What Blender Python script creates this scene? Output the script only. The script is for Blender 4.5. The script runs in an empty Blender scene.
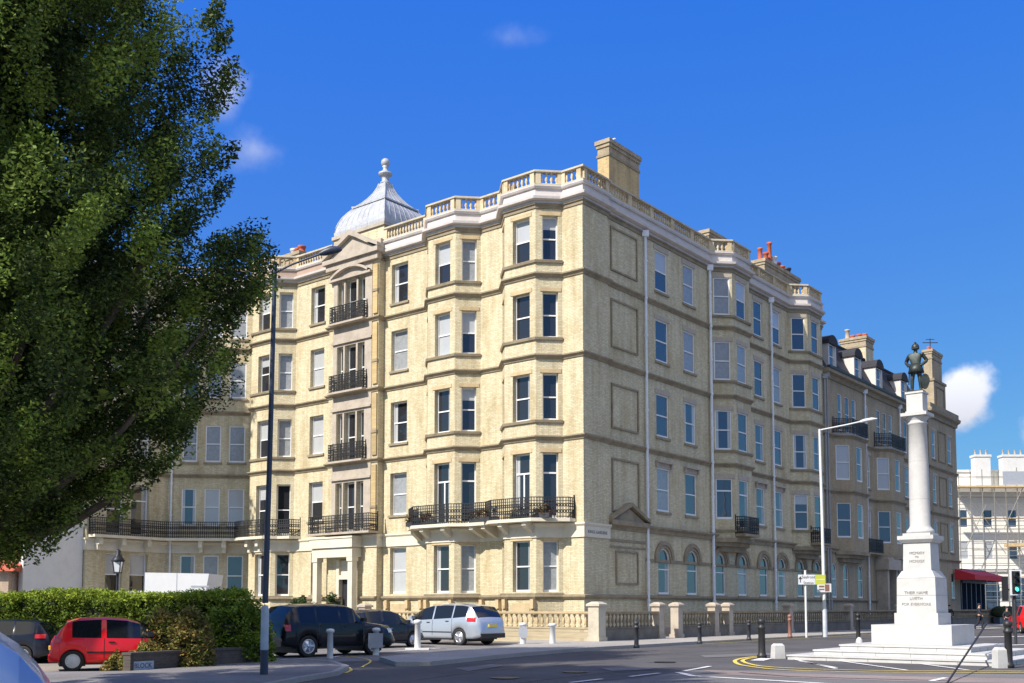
import bpy, bmesh, math, random
from math import radians as rad, sin, cos, pi, sqrt
from mathutils import Vector, Matrix
import numpy as np
random.seed(7); np.random.seed(7)
scene = bpy.context.scene
col = scene.collection

# ------------------------------------------------------------------ camera
F = 1046.0; PITCH = rad(4.0); CAMH = 1.6
SHIFT = 607 - 341 - F*math.tan(PITCH)
cd = bpy.data.cameras.new('camera'); cam = bpy.data.objects.new('camera', cd); col.objects.link(cam)
cam.location = (0, 0, CAMH); cam.rotation_euler = (rad(90)+PITCH, 0, 0)
cd.sensor_width = 36; cd.lens = 36*F/1024; cd.shift_y = SHIFT/1024; cd.clip_end = 3000; cd.clip_start = .1
scene.camera = cam
def ray(px, py):
    u = -(py-341-SHIFT)/F; r = (px-512)/F
    return Vector((r, cos(PITCH)-u*sin(PITCH), sin(PITCH)+u*cos(PITCH)))
def G(px, py, z=0.0):                      # point of the ground seen at a pixel
    d = ray(px, py); t = (z-CAMH)/d.z; return (d.x*t, d.y*t)
def zat(px, py, Y):                        # (x, z) at depth Y
    d = ray(px, py); t = Y/d.y; return (d.x*t, d.z*t+CAMH)

# ------------------------------------------------------------------ materials
M = {}
def nt(name):
    m = bpy.data.materials.new(name); m.use_nodes = True; n = m.node_tree
    b = n.nodes['Principled BSDF']; M[name] = m
    return m, n, b
def simple(name, c, rough=.7, metal=0, noise=.0, scale=3, coat=0, spec=None, bump=0, bscale=30):
    m, n, b = nt(name)
    b.inputs['Base Color'].default_value = (*c, 1); b.inputs['Roughness'].default_value = rough
    b.inputs['Metallic'].default_value = metal
    if coat: b.inputs['Coat Weight'].default_value = coat; b.inputs['Coat Roughness'].default_value = .03
    if spec is not None: b.inputs['IOR'].default_value = spec
    if noise:
        tc = n.nodes.new('ShaderNodeTexCoord'); nz = n.nodes.new('ShaderNodeTexNoise')
        nz.inputs['Scale'].default_value = scale; nz.inputs['Detail'].default_value = 6; nz.inputs['Roughness'].default_value = .65
        n.links.new(tc.outputs['Object'], nz.inputs['Vector'])
        mx = n.nodes.new('ShaderNodeMixRGB'); mx.inputs[1].default_value = (*[v*(1-noise) for v in c], 1)
        mx.inputs[2].default_value = (*[min(1, v*(1+noise)) for v in c], 1)
        cr = n.nodes.new('ShaderNodeMapRange'); cr.inputs[1].default_value = .3; cr.inputs[2].default_value = .7
        n.links.new(nz.outputs['Fac'], cr.inputs[0]); n.links.new(cr.outputs[0], mx.inputs[0])
        n.links.new(mx.outputs[0], b.inputs['Base Color'])
    if bump:
        tc = n.nodes.new('ShaderNodeTexCoord'); nz = n.nodes.new('ShaderNodeTexNoise')
        nz.inputs['Scale'].default_value = bscale; nz.inputs['Detail'].default_value = 4
        n.links.new(tc.outputs['Object'], nz.inputs['Vector'])
        bp = n.nodes.new('ShaderNodeBump'); bp.inputs['Strength'].default_value = bump; bp.inputs['Distance'].default_value = .02
        n.links.new(nz.outputs['Fac'], bp.inputs['Height']); n.links.new(bp.outputs[0], b.inputs['Normal'])
    return m
def brick(name, c1, c2, mortar, stain=(.22,.17,.10), bw=.225, bh=.075, ms=.012, st=.5):
    m, n, b = nt(name); b.inputs['Roughness'].default_value = .85
    uv = n.nodes.new('ShaderNodeUVMap')
    bt = n.nodes.new('ShaderNodeTexBrick'); bt.inputs['Scale'].default_value = 1
    bt.inputs['Color1'].default_value = (*c1, 1); bt.inputs['Color2'].default_value = (*c2, 1); bt.inputs['Mortar'].default_value = (*mortar, 1)
    bt.inputs['Brick Width'].default_value = bw; bt.inputs['Row Height'].default_value = bh; bt.inputs['Mortar Size'].default_value = ms
    bt.inputs['Bias'].default_value = -.1
    n.links.new(uv.outputs[0], bt.inputs['Vector'])
    # tonal patches between batches of bricks
    n1 = n.nodes.new('ShaderNodeTexNoise'); n1.inputs['Scale'].default_value = 9; n1.inputs['Detail'].default_value = 3
    mp = n.nodes.new('ShaderNodeMapping'); mp.inputs['Scale'].default_value = (1, 2.6, 1)
    n.links.new(uv.outputs[0], mp.inputs[0]); n.links.new(mp.outputs[0], n1.inputs['Vector'])
    h = n.nodes.new('ShaderNodeMixRGB'); h.blend_type = 'MULTIPLY'; h.inputs[0].default_value = 1
    r1 = n.nodes.new('ShaderNodeMapRange'); r1.inputs[1].default_value = .3; r1.inputs[2].default_value = .7; r1.inputs[3].default_value = .80; r1.inputs[4].default_value = 1.12
    n.links.new(n1.outputs['Fac'], r1.inputs[0])
    n.links.new(bt.outputs['Color'], h.inputs[1]); n.links.new(r1.outputs[0], h.inputs[2])
    # weather stains, streaking down the wall
    mp2 = n.nodes.new('ShaderNodeMapping'); mp2.inputs['Scale'].default_value = (1.1, .32, 1)
    n2 = n.nodes.new('ShaderNodeTexNoise'); n2.inputs['Scale'].default_value = 1.0; n2.inputs['Detail'].default_value = 8; n2.inputs['Roughness'].default_value = .7
    n.links.new(uv.outputs[0], mp2.inputs[0]); n.links.new(mp2.outputs[0], n2.inputs['Vector'])
    r2 = n.nodes.new('ShaderNodeMapRange'); r2.inputs[1].default_value = .48; r2.inputs[2].default_value = .72; r2.inputs[4].default_value = st
    n.links.new(n2.outputs['Fac'], r2.inputs[0])
    mx = n.nodes.new('ShaderNodeMixRGB'); mx.inputs[2].default_value = (*stain, 1)
    n.links.new(r2.outputs[0], mx.inputs[0]); n.links.new(h.outputs[0], mx.inputs[1])
    n.links.new(mx.outputs[0], b.inputs['Base Color'])
    mp3 = n.nodes.new('ShaderNodeMapping'); mp3.inputs['Scale'].default_value = (3.5, .22, 1)
    n3 = n.nodes.new('ShaderNodeTexNoise'); n3.inputs['Scale'].default_value = 1.0; n3.inputs['Detail'].default_value = 5
    n.links.new(uv.outputs[0], mp3.inputs[0]); n.links.new(mp3.outputs[0], n3.inputs['Vector'])
    r3 = n.nodes.new('ShaderNodeMapRange'); r3.inputs[1].default_value = .35; r3.inputs[2].default_value = .6; r3.inputs[3].default_value = .88; r3.inputs[4].default_value = 1.04
    n.links.new(n3.outputs['Fac'], r3.inputs[0]); m3 = n.nodes.new('ShaderNodeMixRGB'); m3.blend_type = 'MULTIPLY'; m3.inputs[0].default_value = 1
    n.links.new(mx.outputs[0], m3.inputs[1]); n.links.new(r3.outputs[0], m3.inputs[2]); n.links.new(m3.outputs[0], b.inputs['Base Color'])
    bp = n.nodes.new('ShaderNodeBump'); bp.inputs['Strength'].default_value = .15; bp.inputs['Distance'].default_value = .01
    n.links.new(bt.outputs['Fac'], bp.inputs['Height']); bp.invert = True
    n.links.new(bp.outputs[0], b.inputs['Normal'])
    return m
brick('brick', (.69,.62,.42), (.54,.45,.27), (.47,.41,.29), stain=(.34,.24,.10), st=.65)
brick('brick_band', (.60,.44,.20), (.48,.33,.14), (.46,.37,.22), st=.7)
brick('brick_grey', (.46,.37,.24), (.36,.28,.18), (.34,.28,.20), st=.7)
brick('brick_red', (.42,.22,.14), (.34,.17,.11), (.4,.33,.26))
brick('flint_stone', (.50,.42,.28), (.40,.33,.21), (.34,.29,.2), bw=.5, bh=.25, ms=.02, st=.6)
brick('low_brick', (.10,.075,.06), (.07,.055,.05), (.09,.08,.07), st=.2)
brick('pale_brick', (.5,.36,.26), (.44,.3,.2), (.5,.42,.34))
def stone(name, c, dark, lo=.45, hi=.75, amt=.7, rough=.8, sc=1.6):
    m, n, b = nt(name); b.inputs['Roughness'].default_value = rough
    tc = n.nodes.new('ShaderNodeTexCoord'); nz = n.nodes.new('ShaderNodeTexNoise')
    nz.inputs['Scale'].default_value = sc; nz.inputs['Detail'].default_value = 9; nz.inputs['Roughness'].default_value = .72
    n.links.new(tc.outputs['Object'], nz.inputs['Vector'])
    r = n.nodes.new('ShaderNodeMapRange'); r.inputs[1].default_value = lo; r.inputs[2].default_value = hi; r.inputs[4].default_value = amt
    n.links.new(nz.outputs['Fac'], r.inputs[0])
    mx = n.nodes.new('ShaderNodeMixRGB'); mx.inputs[1].default_value = (*c, 1); mx.inputs[2].default_value = (*dark, 1)
    n.links.new(r.outputs[0], mx.inputs[0]); n.links.new(mx.outputs[0], b.inputs['Base Color'])
    bp = n.nodes.new('ShaderNodeBump'); bp.inputs['Strength'].default_value = .25; bp.inputs['Distance'].default_value = .02
    nz2 = n.nodes.new('ShaderNodeTexNoise'); nz2.inputs['Scale'].default_value = 14; nz2.inputs['Detail'].default_value = 5
    n.links.new(tc.outputs['Object'], nz2.inputs['Vector'])
    n.links.new(nz2.outputs['Fac'], bp.inputs['Height']); n.links.new(bp.outputs[0], b.inputs['Normal'])
    return m
stone('stone_dirty', (.33,.27,.18), (.09,.07,.05), lo=.38)
stone('wall_shaded', (.17,.155,.13), (.05,.05,.045), lo=.38)
stone('stone_tan', (.53,.41,.24), (.26,.18,.10))
stone('stone_rusty', (.60,.51,.35), (.42,.25,.09), lo=.45, hi=.65, amt=.8, sc=1.1)
stone('stone_grey', (.44,.38,.31), (.22,.18,.14))
stone('stone_pale', (.50,.45,.35), (.26,.22,.16), amt=.7)
stone('fascia_paint', (.60,.56,.53), (.40,.35,.32), amt=.6)
stone('fascia_brown', (.40,.29,.23), (.30,.19,.14), amt=.6)
stone('cream_paint', (.66,.61,.49), (.42,.36,.26), amt=.45)
stone('white_paint', (.68,.67,.64), (.45,.42,.38), amt=.4, rough=.55)
stone('memorial_stone', (.52,.51,.49), (.36,.345,.325), lo=.4, amt=.6, rough=.75, sc=2.5)
stone('lead', (.44,.45,.47), (.22,.23,.25), amt=.8, rough=.45, sc=2.2)
stone('slate', (.032,.032,.040), (.018,.018,.022), amt=.8, rough=.85)
stone('rust_stone', (.50,.34,.14), (.25,.16,.08))
simple('frame_white', (.76,.76,.75), .45, noise=.05)
simple('iron_black', (.02,.02,.022), .5)
simple('iron_wear', (.035,.035,.04), .5, noise=.4, scale=6)
simple('terracotta', (.42,.10,.055), .8, noise=.3, scale=4)
simple('pipe_white', (.74,.76,.80), .5, noise=.1)
simple('pipe_grey', (.32,.33,.34), .5, noise=.1)
simple('blind', (.42,.43,.44), .35, noise=.06, scale=2, coat=1)
simple('curtain', (.27,.28,.29), .5, noise=.2, scale=6, coat=1)
simple('door_dark', (.03,.03,.035), .4)
simple('roof_felt', (.13,.13,.13), .9, noise=.3)
simple('bronze', (.045,.055,.05), .5, metal=.6, noise=.5, scale=6)
simple('tyre', (.018,.018,.018), .8)
simple('alloy', (.62,.62,.64), .3, metal=.8)
simple('hubcap', (.62,.62,.62), .4)
simple('trim_black', (.015,.015,.016), .5)
simple('car_glass', (.012,.014,.017), .05, spec=1.55)
simple('paint_red', (.85,.012,.018), .35, coat=.7, spec=1.35)
simple('paint_black', (.006,.006,.010), .3, coat=.45, spec=1.35)
simple('paint_silver', (.50,.54,.60), .35, metal=.5, coat=1)
simple('paint_navy', (.010,.013,.025), .3, coat=.45, spec=1.35)
simple('paint_blue', (.13,.22,.42), .42, metal=.2, coat=.5)
simple('paint_white', (.68,.68,.68), .4, noise=.04)
simple('lamp_red', (.55,.02,.02), .15, coat=1)
simple('lamp_clear', (.7,.72,.75), .1, coat=1)
simple('plate_yellow', (.75,.6,.1), .5)
simple('galv', (.62,.64,.66), .4, metal=.2, noise=.12, scale=3)
simple('post_navy', (.03,.045,.08), .45, noise=.2)
simple('post_pale', (.36,.42,.50), .45, noise=.15)
simple('post_white', (.66,.66,.64), .5, noise=.08, scale=5)
simple('grey_sheet', (.36,.38,.42), .5, noise=.08)
simple('yellow_paint', (.72,.55,.10), .7, noise=.25, scale=5)
simple('line_white', (.74,.72,.70), .7, noise=.2, scale=5)
simple('sign_lime', (.52,.55,.06), .5)
simple('sign_brown', (.25,.12,.09), .5)
simple('ink', (.04,.04,.05), .7)
simple('inscription', (.27,.26,.25), .8)
simple('awning_red', (.50,.02,.03), .7)
simple('bark', (.055,.045,.035), .9, noise=.4, scale=8, bump=.6, bscale=12)
simple('skin', (.5,.3,.22), .6)
simple('cloth_dark', (.02,.02,.03), .8)
simple('cloth_olive', (.10,.10,.04), .8)
simple('twig_dark', (.016,.024,.008), .95, noise=.5, scale=8)
simple('bird_white', (.8,.8,.8), .7)
stone('stucco', (.80,.77,.70), (.6,.57,.5), amt=.4)
simple('scaffold', (.26,.24,.20), .5, metal=.2)
simple('plank', (.55,.40,.22), .8, noise=.2)
simple('sheet_white', (.66,.66,.66), .7, noise=.12, scale=1.5)
simple('signal_off', (.02,.03,.03), .3)
m_, n_, b_ = nt('signal_green'); b_.inputs['Base Color'].default_value = (.02,.4,.25,1); b_.inputs['Emission Color'].default_value = (.1,.95,.6,1); b_.inputs['Emission Strength'].default_value = 1.5
# window glass: dark, glossy, slightly wavy panes
def glass(name, c, ior):
    m, n, b = nt(name); b.inputs['Base Color'].default_value = (*c, 1); b.inputs['Roughness'].default_value = .04; b.inputs['IOR'].default_value = ior
    tc = n.nodes.new('ShaderNodeTexCoord'); nz = n.nodes.new('ShaderNodeTexNoise'); nz.inputs['Scale'].default_value = 1.3; nz.inputs['Detail'].default_value = 1
    oi = n.nodes.new('ShaderNodeObjectInfo'); ad = n.nodes.new('ShaderNodeVectorMath')
    n.links.new(tc.outputs['Object'], ad.inputs[0]); n.links.new(oi.outputs['Random'], ad.inputs[1])
    ml = n.nodes.new('ShaderNodeVectorMath'); ml.operation = 'SCALE'; ml.inputs['Scale'].default_value = 7.0
    cb = n.nodes.new('ShaderNodeCombineXYZ'); n.links.new(oi.outputs['Random'], cb.inputs[0]); n.links.new(oi.outputs['Random'], cb.inputs[2])
    n.links.new(cb.outputs[0], ml.inputs[0]); n.links.new(ml.outputs[0], ad.inputs[1])
    n.links.new(ad.outputs[0], nz.inputs['Vector'])
    bp = n.nodes.new('ShaderNodeBump'); bp.inputs['Strength'].default_value = .25; bp.inputs['Distance'].default_value = .03
    n.links.new(nz.outputs['Fac'], bp.inputs['Height']); n.links.new(bp.outputs[0], b.inputs['Normal'])
glass('glass', (.022,.023,.028), 1.75)
glass('glass_blue', (.035,.05,.075), 2.0)
# foliage
def leafmat(name, c1, c2, c3=None):
    m, n, b = nt(name)
    at = n.nodes.new('ShaderNodeAttribute'); at.attribute_name = 'tone'
    cr = n.nodes.new('ShaderNodeValToRGB'); cr.color_ramp.elements[0].color = (*c1, 1); cr.color_ramp.elements[1].color = (*c2, 1)
    if c3:
        e = cr.color_ramp.elements.new(.93); e.color = (*c3, 1)
    n.links.new(at.outputs['Fac'], cr.inputs[0]); n.links.new(cr.outputs[0], b.inputs['Base Color'])
    b.inputs['Roughness'].default_value = .6; b.inputs['IOR'].default_value = 1.25
    tr = n.nodes.new('ShaderNodeBsdfTranslucent'); mx = n.nodes.new('ShaderNodeMixShader'); mx.inputs[0].default_value = .22
    n.links.new(cr.outputs[0], tr.inputs[0])
    out = n.nodes['Material Output']
    n.links.new(b.outputs[0], mx.inputs[1]); n.links.new(tr.outputs[0], mx.inputs[2]); n.links.new(mx.outputs[0], out.inputs[0])
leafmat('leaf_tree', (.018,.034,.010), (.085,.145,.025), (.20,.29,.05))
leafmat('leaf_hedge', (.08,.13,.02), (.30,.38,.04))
leafmat('leaf_bush', (.07,.10,.02), (.22,.27,.05), (.32,.22,.07))
leafmat('leaf_dark', (.02,.04,.015), (.06,.10,.03))
leafmat('leaf_flower', (.03,.05,.02), (.07,.10,.03), (.16,.07,.05))
# asphalt
def ground_mat(name, c, amt=.22, scale=1.2, spots=.3):
    m, n, b = nt(name); b.inputs['Roughness'].default_value = .9
    tc = n.nodes.new('ShaderNodeTexCoord')
    a = n.nodes.new('ShaderNodeTexNoise'); a.inputs['Scale'].default_value = scale*.25; a.inputs['Detail'].default_value = 8; a.inputs['Roughness'].default_value = .7
    d = n.nodes.new('ShaderNodeTexNoise'); d.inputs['Scale'].default_value = 55; d.inputs['Detail'].default_value = 3
    n.links.new(tc.outputs['Object'], a.inputs['Vector']); n.links.new(tc.outputs['Object'], d.inputs['Vector'])
    r = n.nodes.new('ShaderNodeMapRange'); r.inputs[1].default_value = .3; r.inputs[2].default_value = .7; r.inputs[3].default_value = 1-amt; r.inputs[4].default_value = 1+amt
    r2 = n.nodes.new('ShaderNodeMapRange'); r2.inputs[1].default_value = .3; r2.inputs[2].default_value = .7; r2.inputs[3].default_value = 1-spots; r2.inputs[4].default_value = 1+spots
    n.links.new(a.outputs['Fac'], r.inputs[0]); n.links.new(d.outputs['Fac'], r2.inputs[0])
    mu = n.nodes.new('ShaderNodeMath'); mu.operation = 'MULTIPLY'; n.links.new(r.outputs[0], mu.inputs[0]); n.links.new(r2.outputs[0], mu.inputs[1])
    v = n.nodes.new('ShaderNodeVectorMath'); v.operation = 'SCALE'; v.inputs[0].default_value = c
    n.links.new(mu.outputs[0], v.inputs['Scale']); n.links.new(v.outputs[0], b.inputs['Base Color'])
    bp = n.nodes.new('ShaderNodeBump'); bp.inputs['Strength'].default_value = .4; bp.inputs['Distance'].default_value = .01
    n.links.new(d.outputs['Fac'], bp.inputs['Height']); n.links.new(bp.outputs[0], b.inputs['Normal'])
ground_mat('asphalt', (.080,.075,.075), .35)
ground_mat('asphalt_old', (.145,.136,.132))
ground_mat('forecourt_mat', (.17,.16,.155), .3)
ground_mat('paving', (.32,.30,.275), .2)
ground_mat('paving_dark', (.19,.178,.17), .3)
ground_mat('bounce_paving', (.46,.42,.36), .1)
ground_mat('kerb', (.33,.31,.28), .15)
ground_mat('sandy', (.30,.26,.21), .25)
ground_mat('buff_strip', (.24,.19,.17), .2)

# ------------------------------------------------------------------ mesh builder
class MB:
    def __init__(s): s.v = []; s.f = []; s.uv = []; s.m = []; s.mats = []; s.sm = []
    def mi(s, mat):
        if mat not in s.mats: s.mats.append(mat)
        return s.mats.index(mat)
    def face(s, pts, mat=None, uv=None, sm=False):
        b = len(s.v); s.v += [tuple(p) for p in pts]; s.f.append(tuple(range(b, b+len(pts))))
        s.uv.append(uv if uv else [(p[0]+p[1], p[2]) for p in pts]); s.m.append(s.mi(mat)); s.sm.append(sm)
    def mesh(s, vs, fs, mat=None, sm=False):
        b = len(s.v); s.v += [tuple(p) for p in vs]
        for f in fs:
            s.f.append(tuple(i+b for i in f)); s.uv.append([(vs[i][0]+vs[i][1], vs[i][2]) for i in f]); s.m.append(s.mi(mat)); s.sm.append(sm)
    def box(s, x0, x1, y0, y1, z0, z1, fr=None, mat=None):
        vs = [Vector((x, y, z)) for z in (z0, z1) for x, y in ((x0,y0),(x1,y0),(x1,y1),(x0,y1))]
        if fr: vs = [fr @ v for v in vs]
        s.mesh(vs, [(0,3,2,1),(4,5,6,7),(0,1,5,4),(1,2,6,5),(2,3,7,6),(3,0,4,7)], mat)
    def frustum(s, hx0, hy0, z0, hx1, hy1, z1, fr=None, mat=None):
        vs = [Vector((sx*hx0, sy*hy0, z0)) for sx, sy in ((-1,-1),(1,-1),(1,1),(-1,1))]+[Vector((sx*hx1, sy*hy1, z1)) for sx, sy in ((-1,-1),(1,-1),(1,1),(-1,1))]
        if fr: vs = [fr @ v for v in vs]
        s.mesh(vs, [(0,3,2,1),(4,5,6,7),(0,1,5,4),(1,2,6,5),(2,3,7,6),(3,0,4,7)], mat)
    def tube(s, pts, r, n=8, mat=None, cap=True):
        pts = [Vector(p) for p in pts]; rs = r if isinstance(r, (list, tuple)) else [r]*len(pts)
        vs = []; up = Vector((0, 0, 1))
        for i, p in enumerate(pts):
            a = pts[max(0, i-1)]; b = pts[min(len(pts)-1, i+1)]; d = (b-a).normalized()
            ref = up if abs(d.z) < .95 else Vector((1, 0, 0))
            x = d.cross(ref).normalized(); y = d.cross(x).normalized()
            for k in range(n):
                a_ = 2*pi*k/n; vs.append(p+(x*cos(a_)+y*sin(a_))*rs[i])
        fs = [(i*n+k, i*n+(k+1) % n, (i+1)*n+(k+1) % n, (i+1)*n+k) for i in range(len(pts)-1) for k in range(n)]
        s.mesh(vs, fs, mat, True)
        if cap: s.mesh(vs[:n], [tuple(range(n))], mat); s.mesh(vs[-n:], [tuple(range(n))[::-1]], mat)
    def lathe(s, prof, c=(0,0,0), n=16, mat=None, sm=True, sq=False):
        vs = []; ang = [2*pi*k/n+(pi/4 if sq else 0) for k in range(n)]
        k2 = sqrt(2) if sq else 1
        for r, z in prof:
            for a in ang: vs.append((c[0]+r*k2*cos(a), c[1]+r*k2*sin(a), c[2]+z))
        L = len(prof)
        fs = [(i*n+k, i*n+(k+1) % n, (i+1)*n+(k+1) % n, (i+1)*n+k) for i in range(L-1) for k in range(n)]
        fs += [tuple(range(n))[::-1], tuple((L-1)*n+k for k in range(n))]
        s.mesh(vs, fs, mat, sm)
    def build(s, name, mat, parent=None, data_only=False):
        me = bpy.data.meshes.new(name)
        me.from_pydata(s.v, [], s.f)
        ul = me.uv_layers.new(name='UVMap')
        flat = [c for f in s.uv for u in f for c in u]; ul.data.foreach_set('uv', flat)
        base = M[mat] if isinstance(mat, str) else mat
        if s.mats and s.mats != [None]:
            names = s.mats
            me.materials.clear()
            for q in names: me.materials.append(M[q] if q else base)
            me.polygons.foreach_set('material_index', s.m)
        else: me.materials.append(base)
        me.polygons.foreach_set('use_smooth', s.sm)
        me.update()
        if data_only: return me
        return link(name, me, parent)
def link(name, me, parent=None):
    o = bpy.data.objects.new(name, me); col.objects.link(o)
    if parent:
        o.parent = parent
    return o
def tag(o, label=None, cat=None, group=None, kind=None):
    if label: o['label'] = label
    if cat: o['category'] = cat
    if group: o['group'] = group
    if kind: o['kind'] = kind
    return o
def empty(name, loc=(0,0,0), rz=0, label=None, cat=None, group=None):
    o = bpy.data.objects.new(name, None); col.objects.link(o); o.location = loc; o.rotation_euler = (0,0,rz); o.empty_display_size = .3
    return tag(o, label, cat, group)
def copy_tree(o, parent=None):
    c = o.copy(); col.objects.link(c); c.parent = parent
    for ch in list(o.children): copy_tree(ch, c)
    return c

# ------------------------------------------------------------------ site axes
R2 = Vector((.626, .780)).normalized(); L2 = Vector((-R2.y, R2.x))
C0 = Vector((3.35, 50.0))
def LP(s, o=0): p = C0+L2*s-R2*o; return Vector((p.x, p.y))
def RP(t, o=0): p = C0+R2*t-L2*o; return Vector((p.x, p.y))
def ccw(d): return Vector((-d.y, d.x))

def frame(A, u, z=0):
    """local x along the wall, local y outwards, z up"""
    n = ccw(u)
    return Matrix(((u.x, n.x, 0, A.x), (u.y, n.y, 0, A.y), (0, 0, 1, z), (0, 0, 0, 1)))

def wall_seg(mb, A, B, z0, z1, ops, u0=0, depth=.40, mat=None):
    """ops: (a0,a1,b0,b1[,'arch'])  along the segment from A"""
    u = (B-A); Ln = u.length; u = u/Ln; n = ccw(u)
    P = lambda a, b, d=0: (A.x+u.x*a-n.x*d, A.y+u.y*a-n.y*d, b)
    xs = sorted({0, Ln, *[o[0] for o in ops], *[o[1] for o in ops]}); zs = sorted({z0, z1, *[o[2] for o in ops], *[o[3] for o in ops]})
    zs = [z for z in zs if z0 <= z <= z1]
    for i in range(len(xs)-1):
        for j in range(len(zs)-1):
            cx = (xs[i]+xs[i+1])/2; cz = (zs[j]+zs[j+1])/2
            if any(o[0] < cx < o[1] and o[2] < cz < o[3] for o in ops): continue
            a, b, c, d = xs[i], xs[i+1], zs[j], zs[j+1]
            mb.face([P(a,c),P(b,c),P(b,d),P(a,d)], mat, [(u0+a,c),(u0+b,c),(u0+b,d),(u0+a,d)])
    for o in ops:
        a, b, c, d = o[:4]
        if c < z0-.01 or d > z1+.01: continue
        if len(o) > 4:
            r = (b-a)/2; zc = d-r; cx = (a+b)/2; N = 12
            arc = [(cx-r*cos(pi*k/N), zc+r*sin(pi*k/N)) for k in range(N+1)]
            for k in range(N):
                (xa, za), (xb, zb) = arc[k], arc[k+1]
                mb.face([P(xa,za),P(xb,zb),P(xb,d),P(xa,d)], mat, [(u0+xa,za),(u0+xb,zb),(u0+xb,d),(u0+xa,d)])
                mb.face([P(xa,za),P(xa,za,depth),P(xb,zb,depth),P(xb,zb)], mat)
            top = zc
        else:
            top = d; mb.face([P(a,d),P(a,d,depth),P(b,d,depth),P(b,d)], mat)
        mb.face([P(a,c),P(a,c,depth),P(a,top,depth),P(a,top)], mat, [(0,c),(depth,c),(depth,top),(0,top)])
        mb.face([P(b,c),P(b,top),P(b,top,depth),P(b,c,depth)], mat, [(0,c),(0,top),(depth,top),(depth,c)])
        mb.face([P(a,c),P(b,c),P(b,c,depth),P(a,c,depth)], mat)

def offset_path(path, d):
    out = []
    for i, p in enumerate(path):
        dirs = []
        if i > 0: dirs.append((path[i]-path[i-1]).normalized())
        if i < len(path)-1: dirs.append((path[i+1]-path[i]).normalized())
        n = sum((ccw(q) for q in dirs), Vector((0, 0))); n.normalize()
        k = 1/max(.35, n.dot(ccw(dirs[0])))
        out.append(p+n*d*k)
    return out
def sweep(mb, path, prof, mat=None):
    """closed profile of (out, z); path of 2D points, outwards on the left"""
    rings = []
    cache = {}
    for (o, z) in prof:
        if o not in cache: cache[o] = offset_path(path, o)
    n = len(prof)
    for i in range(len(path)):
        rings.append([(cache[o][i].x, cache[o][i].y, z) for o, z in prof])
    for i in range(len(path)-1):
        for k in range(n):
            k2 = (k+1) % n
            mb.face([rings[i][k], rings[i+1][k], rings[i+1][k2], rings[i][k2]], mat)
    mb.face(rings[0][::-1], mat); mb.face(rings[-1], mat)
def band(path, o0, o1, z0, z1): return path, [(o0,z0),(o1,z0),(o1,z1),(o0,z1)]
def string_prof(z, p=.19, h=.23):
    return [(-.05,z-h/2),(.05,z-h/2),(.07,z-h/4),(p*.7,z),(p,z+h*.2),(p,z+h/2),(-.05,z+h/2+.03)]

# ------------------------------------------------------------------ windows
wcache = {}
def win_mesh(w, h, style, var, gl):
    key = (round(w,2), round(h,2), style, var, gl)
    if key in wcache: return wcache[key]
    sh_ = .20 if gl == 'glass_blue' else 0; fr = MB(); D0, D1 = -.32+sh_, -.24+sh_
    r = w/2
    arch = style == 'arch'
    top = h-r if arch else h
    e = .07
    fr.box(0, e, D0, D1, 0, top); fr.box(w-e, w, D0, D1, 0, top)
    fr.box(e, w-e, D0, D1+.02, 0, .11)
    if arch:
        N = 12
        for k in range(N):
            a, b = pi*k/N, pi*(k+1)/N
            q = [(r-ra*cos(t), top+ra*sin(t)) for ra, t in ((r,a),(r,b),(r-e,b),(r-e,a))]
            vs = [(x, D1, z) for x, z in q]+[(x, D0, z) for x, z in q]
            fr.mesh(vs, [(0,3,2,1),(2,3,7,6),(0,1,5,4)])
        fr.box(e, w-e, D0, D1+.005, h*.54-.03, h*.54+.03)
    elif style == 'french':
        fr.box(e, w-e, D0, D1, h-e, h); fr.box(e, w-e, D0, D1+.01, h*.68, h*.68+.08)
        fr.box(w/2-.04, w/2+.04, D0, D1+.005, .11, h*.68)
    elif style == 'plainfrench':
        fr.box(e, w-e, D0, D1, h-e, h); fr.box(e, w-e, D0, D1+.01, h*.68, h*.68+.08)
    elif style == 'sash6':
        fr.box(e, w-e, D0, D1, h-e, h)
        for q in (.25, .5, .75): fr.box(e, w-e, D0, D1+.004, h*q-.025, h*q+.025)
    else:
        fr.box(e, w-e, D0, D1, h-e, h); fr.box(e, w-e, D0, D1+.005, h*.5-.03, h*.5+.035)
    pn = MB(); y = -.285+sh_; g = gl
    def q(x0, x1, z0, z1, m):
        if x1-x0 > .01 and z1-z0 > .01: pn.face([(x0,y,z0),(x1,y,z0),(x1,y,z1),(x0,y,z1)], m)
    x0, x1, z1 = .03, w-.03, (top if arch else h-.03)
    if var == 0: q(x0,x1,.05,z1,g)
    elif var == 1: q(x0,x1,.05,h*.5,g); q(x0,x1,h*.5,z1,'blind')
    elif var == 2: q(x0,x1,.05,z1,'blind')
    elif var == 3: c = w*.27; q(x0,x0+c,.05,z1,'curtain'); q(x0+c,x1,.05,z1,g)
    elif var == 4: q(x0,x1,.05,h*.72,g); q(x0,x1,h*.72,z1,'blind')
    elif var == 5: q(x0,x1,.05,z1,'curtain')
    elif var == 6: c = w*.2; q(x0,x0+c,.05,z1,'blind'); q(x0+c,x1-c,.05,z1,g); q(x1-c,x1,.05,z1,'blind')
    if arch:
        pn.face([(r-(r-.03)*cos(pi*k/12), y, top+(r-.03)*sin(pi*k/12)) for k in range(12, -1, -1)][::-1], g if var != 2 else 'blind')
    res = (fr.build('window_frame', 'frame_white', data_only=True), pn.build('pane', 'glass', data_only=True))
    wcache[key] = res; return res
scache = {}
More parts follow.
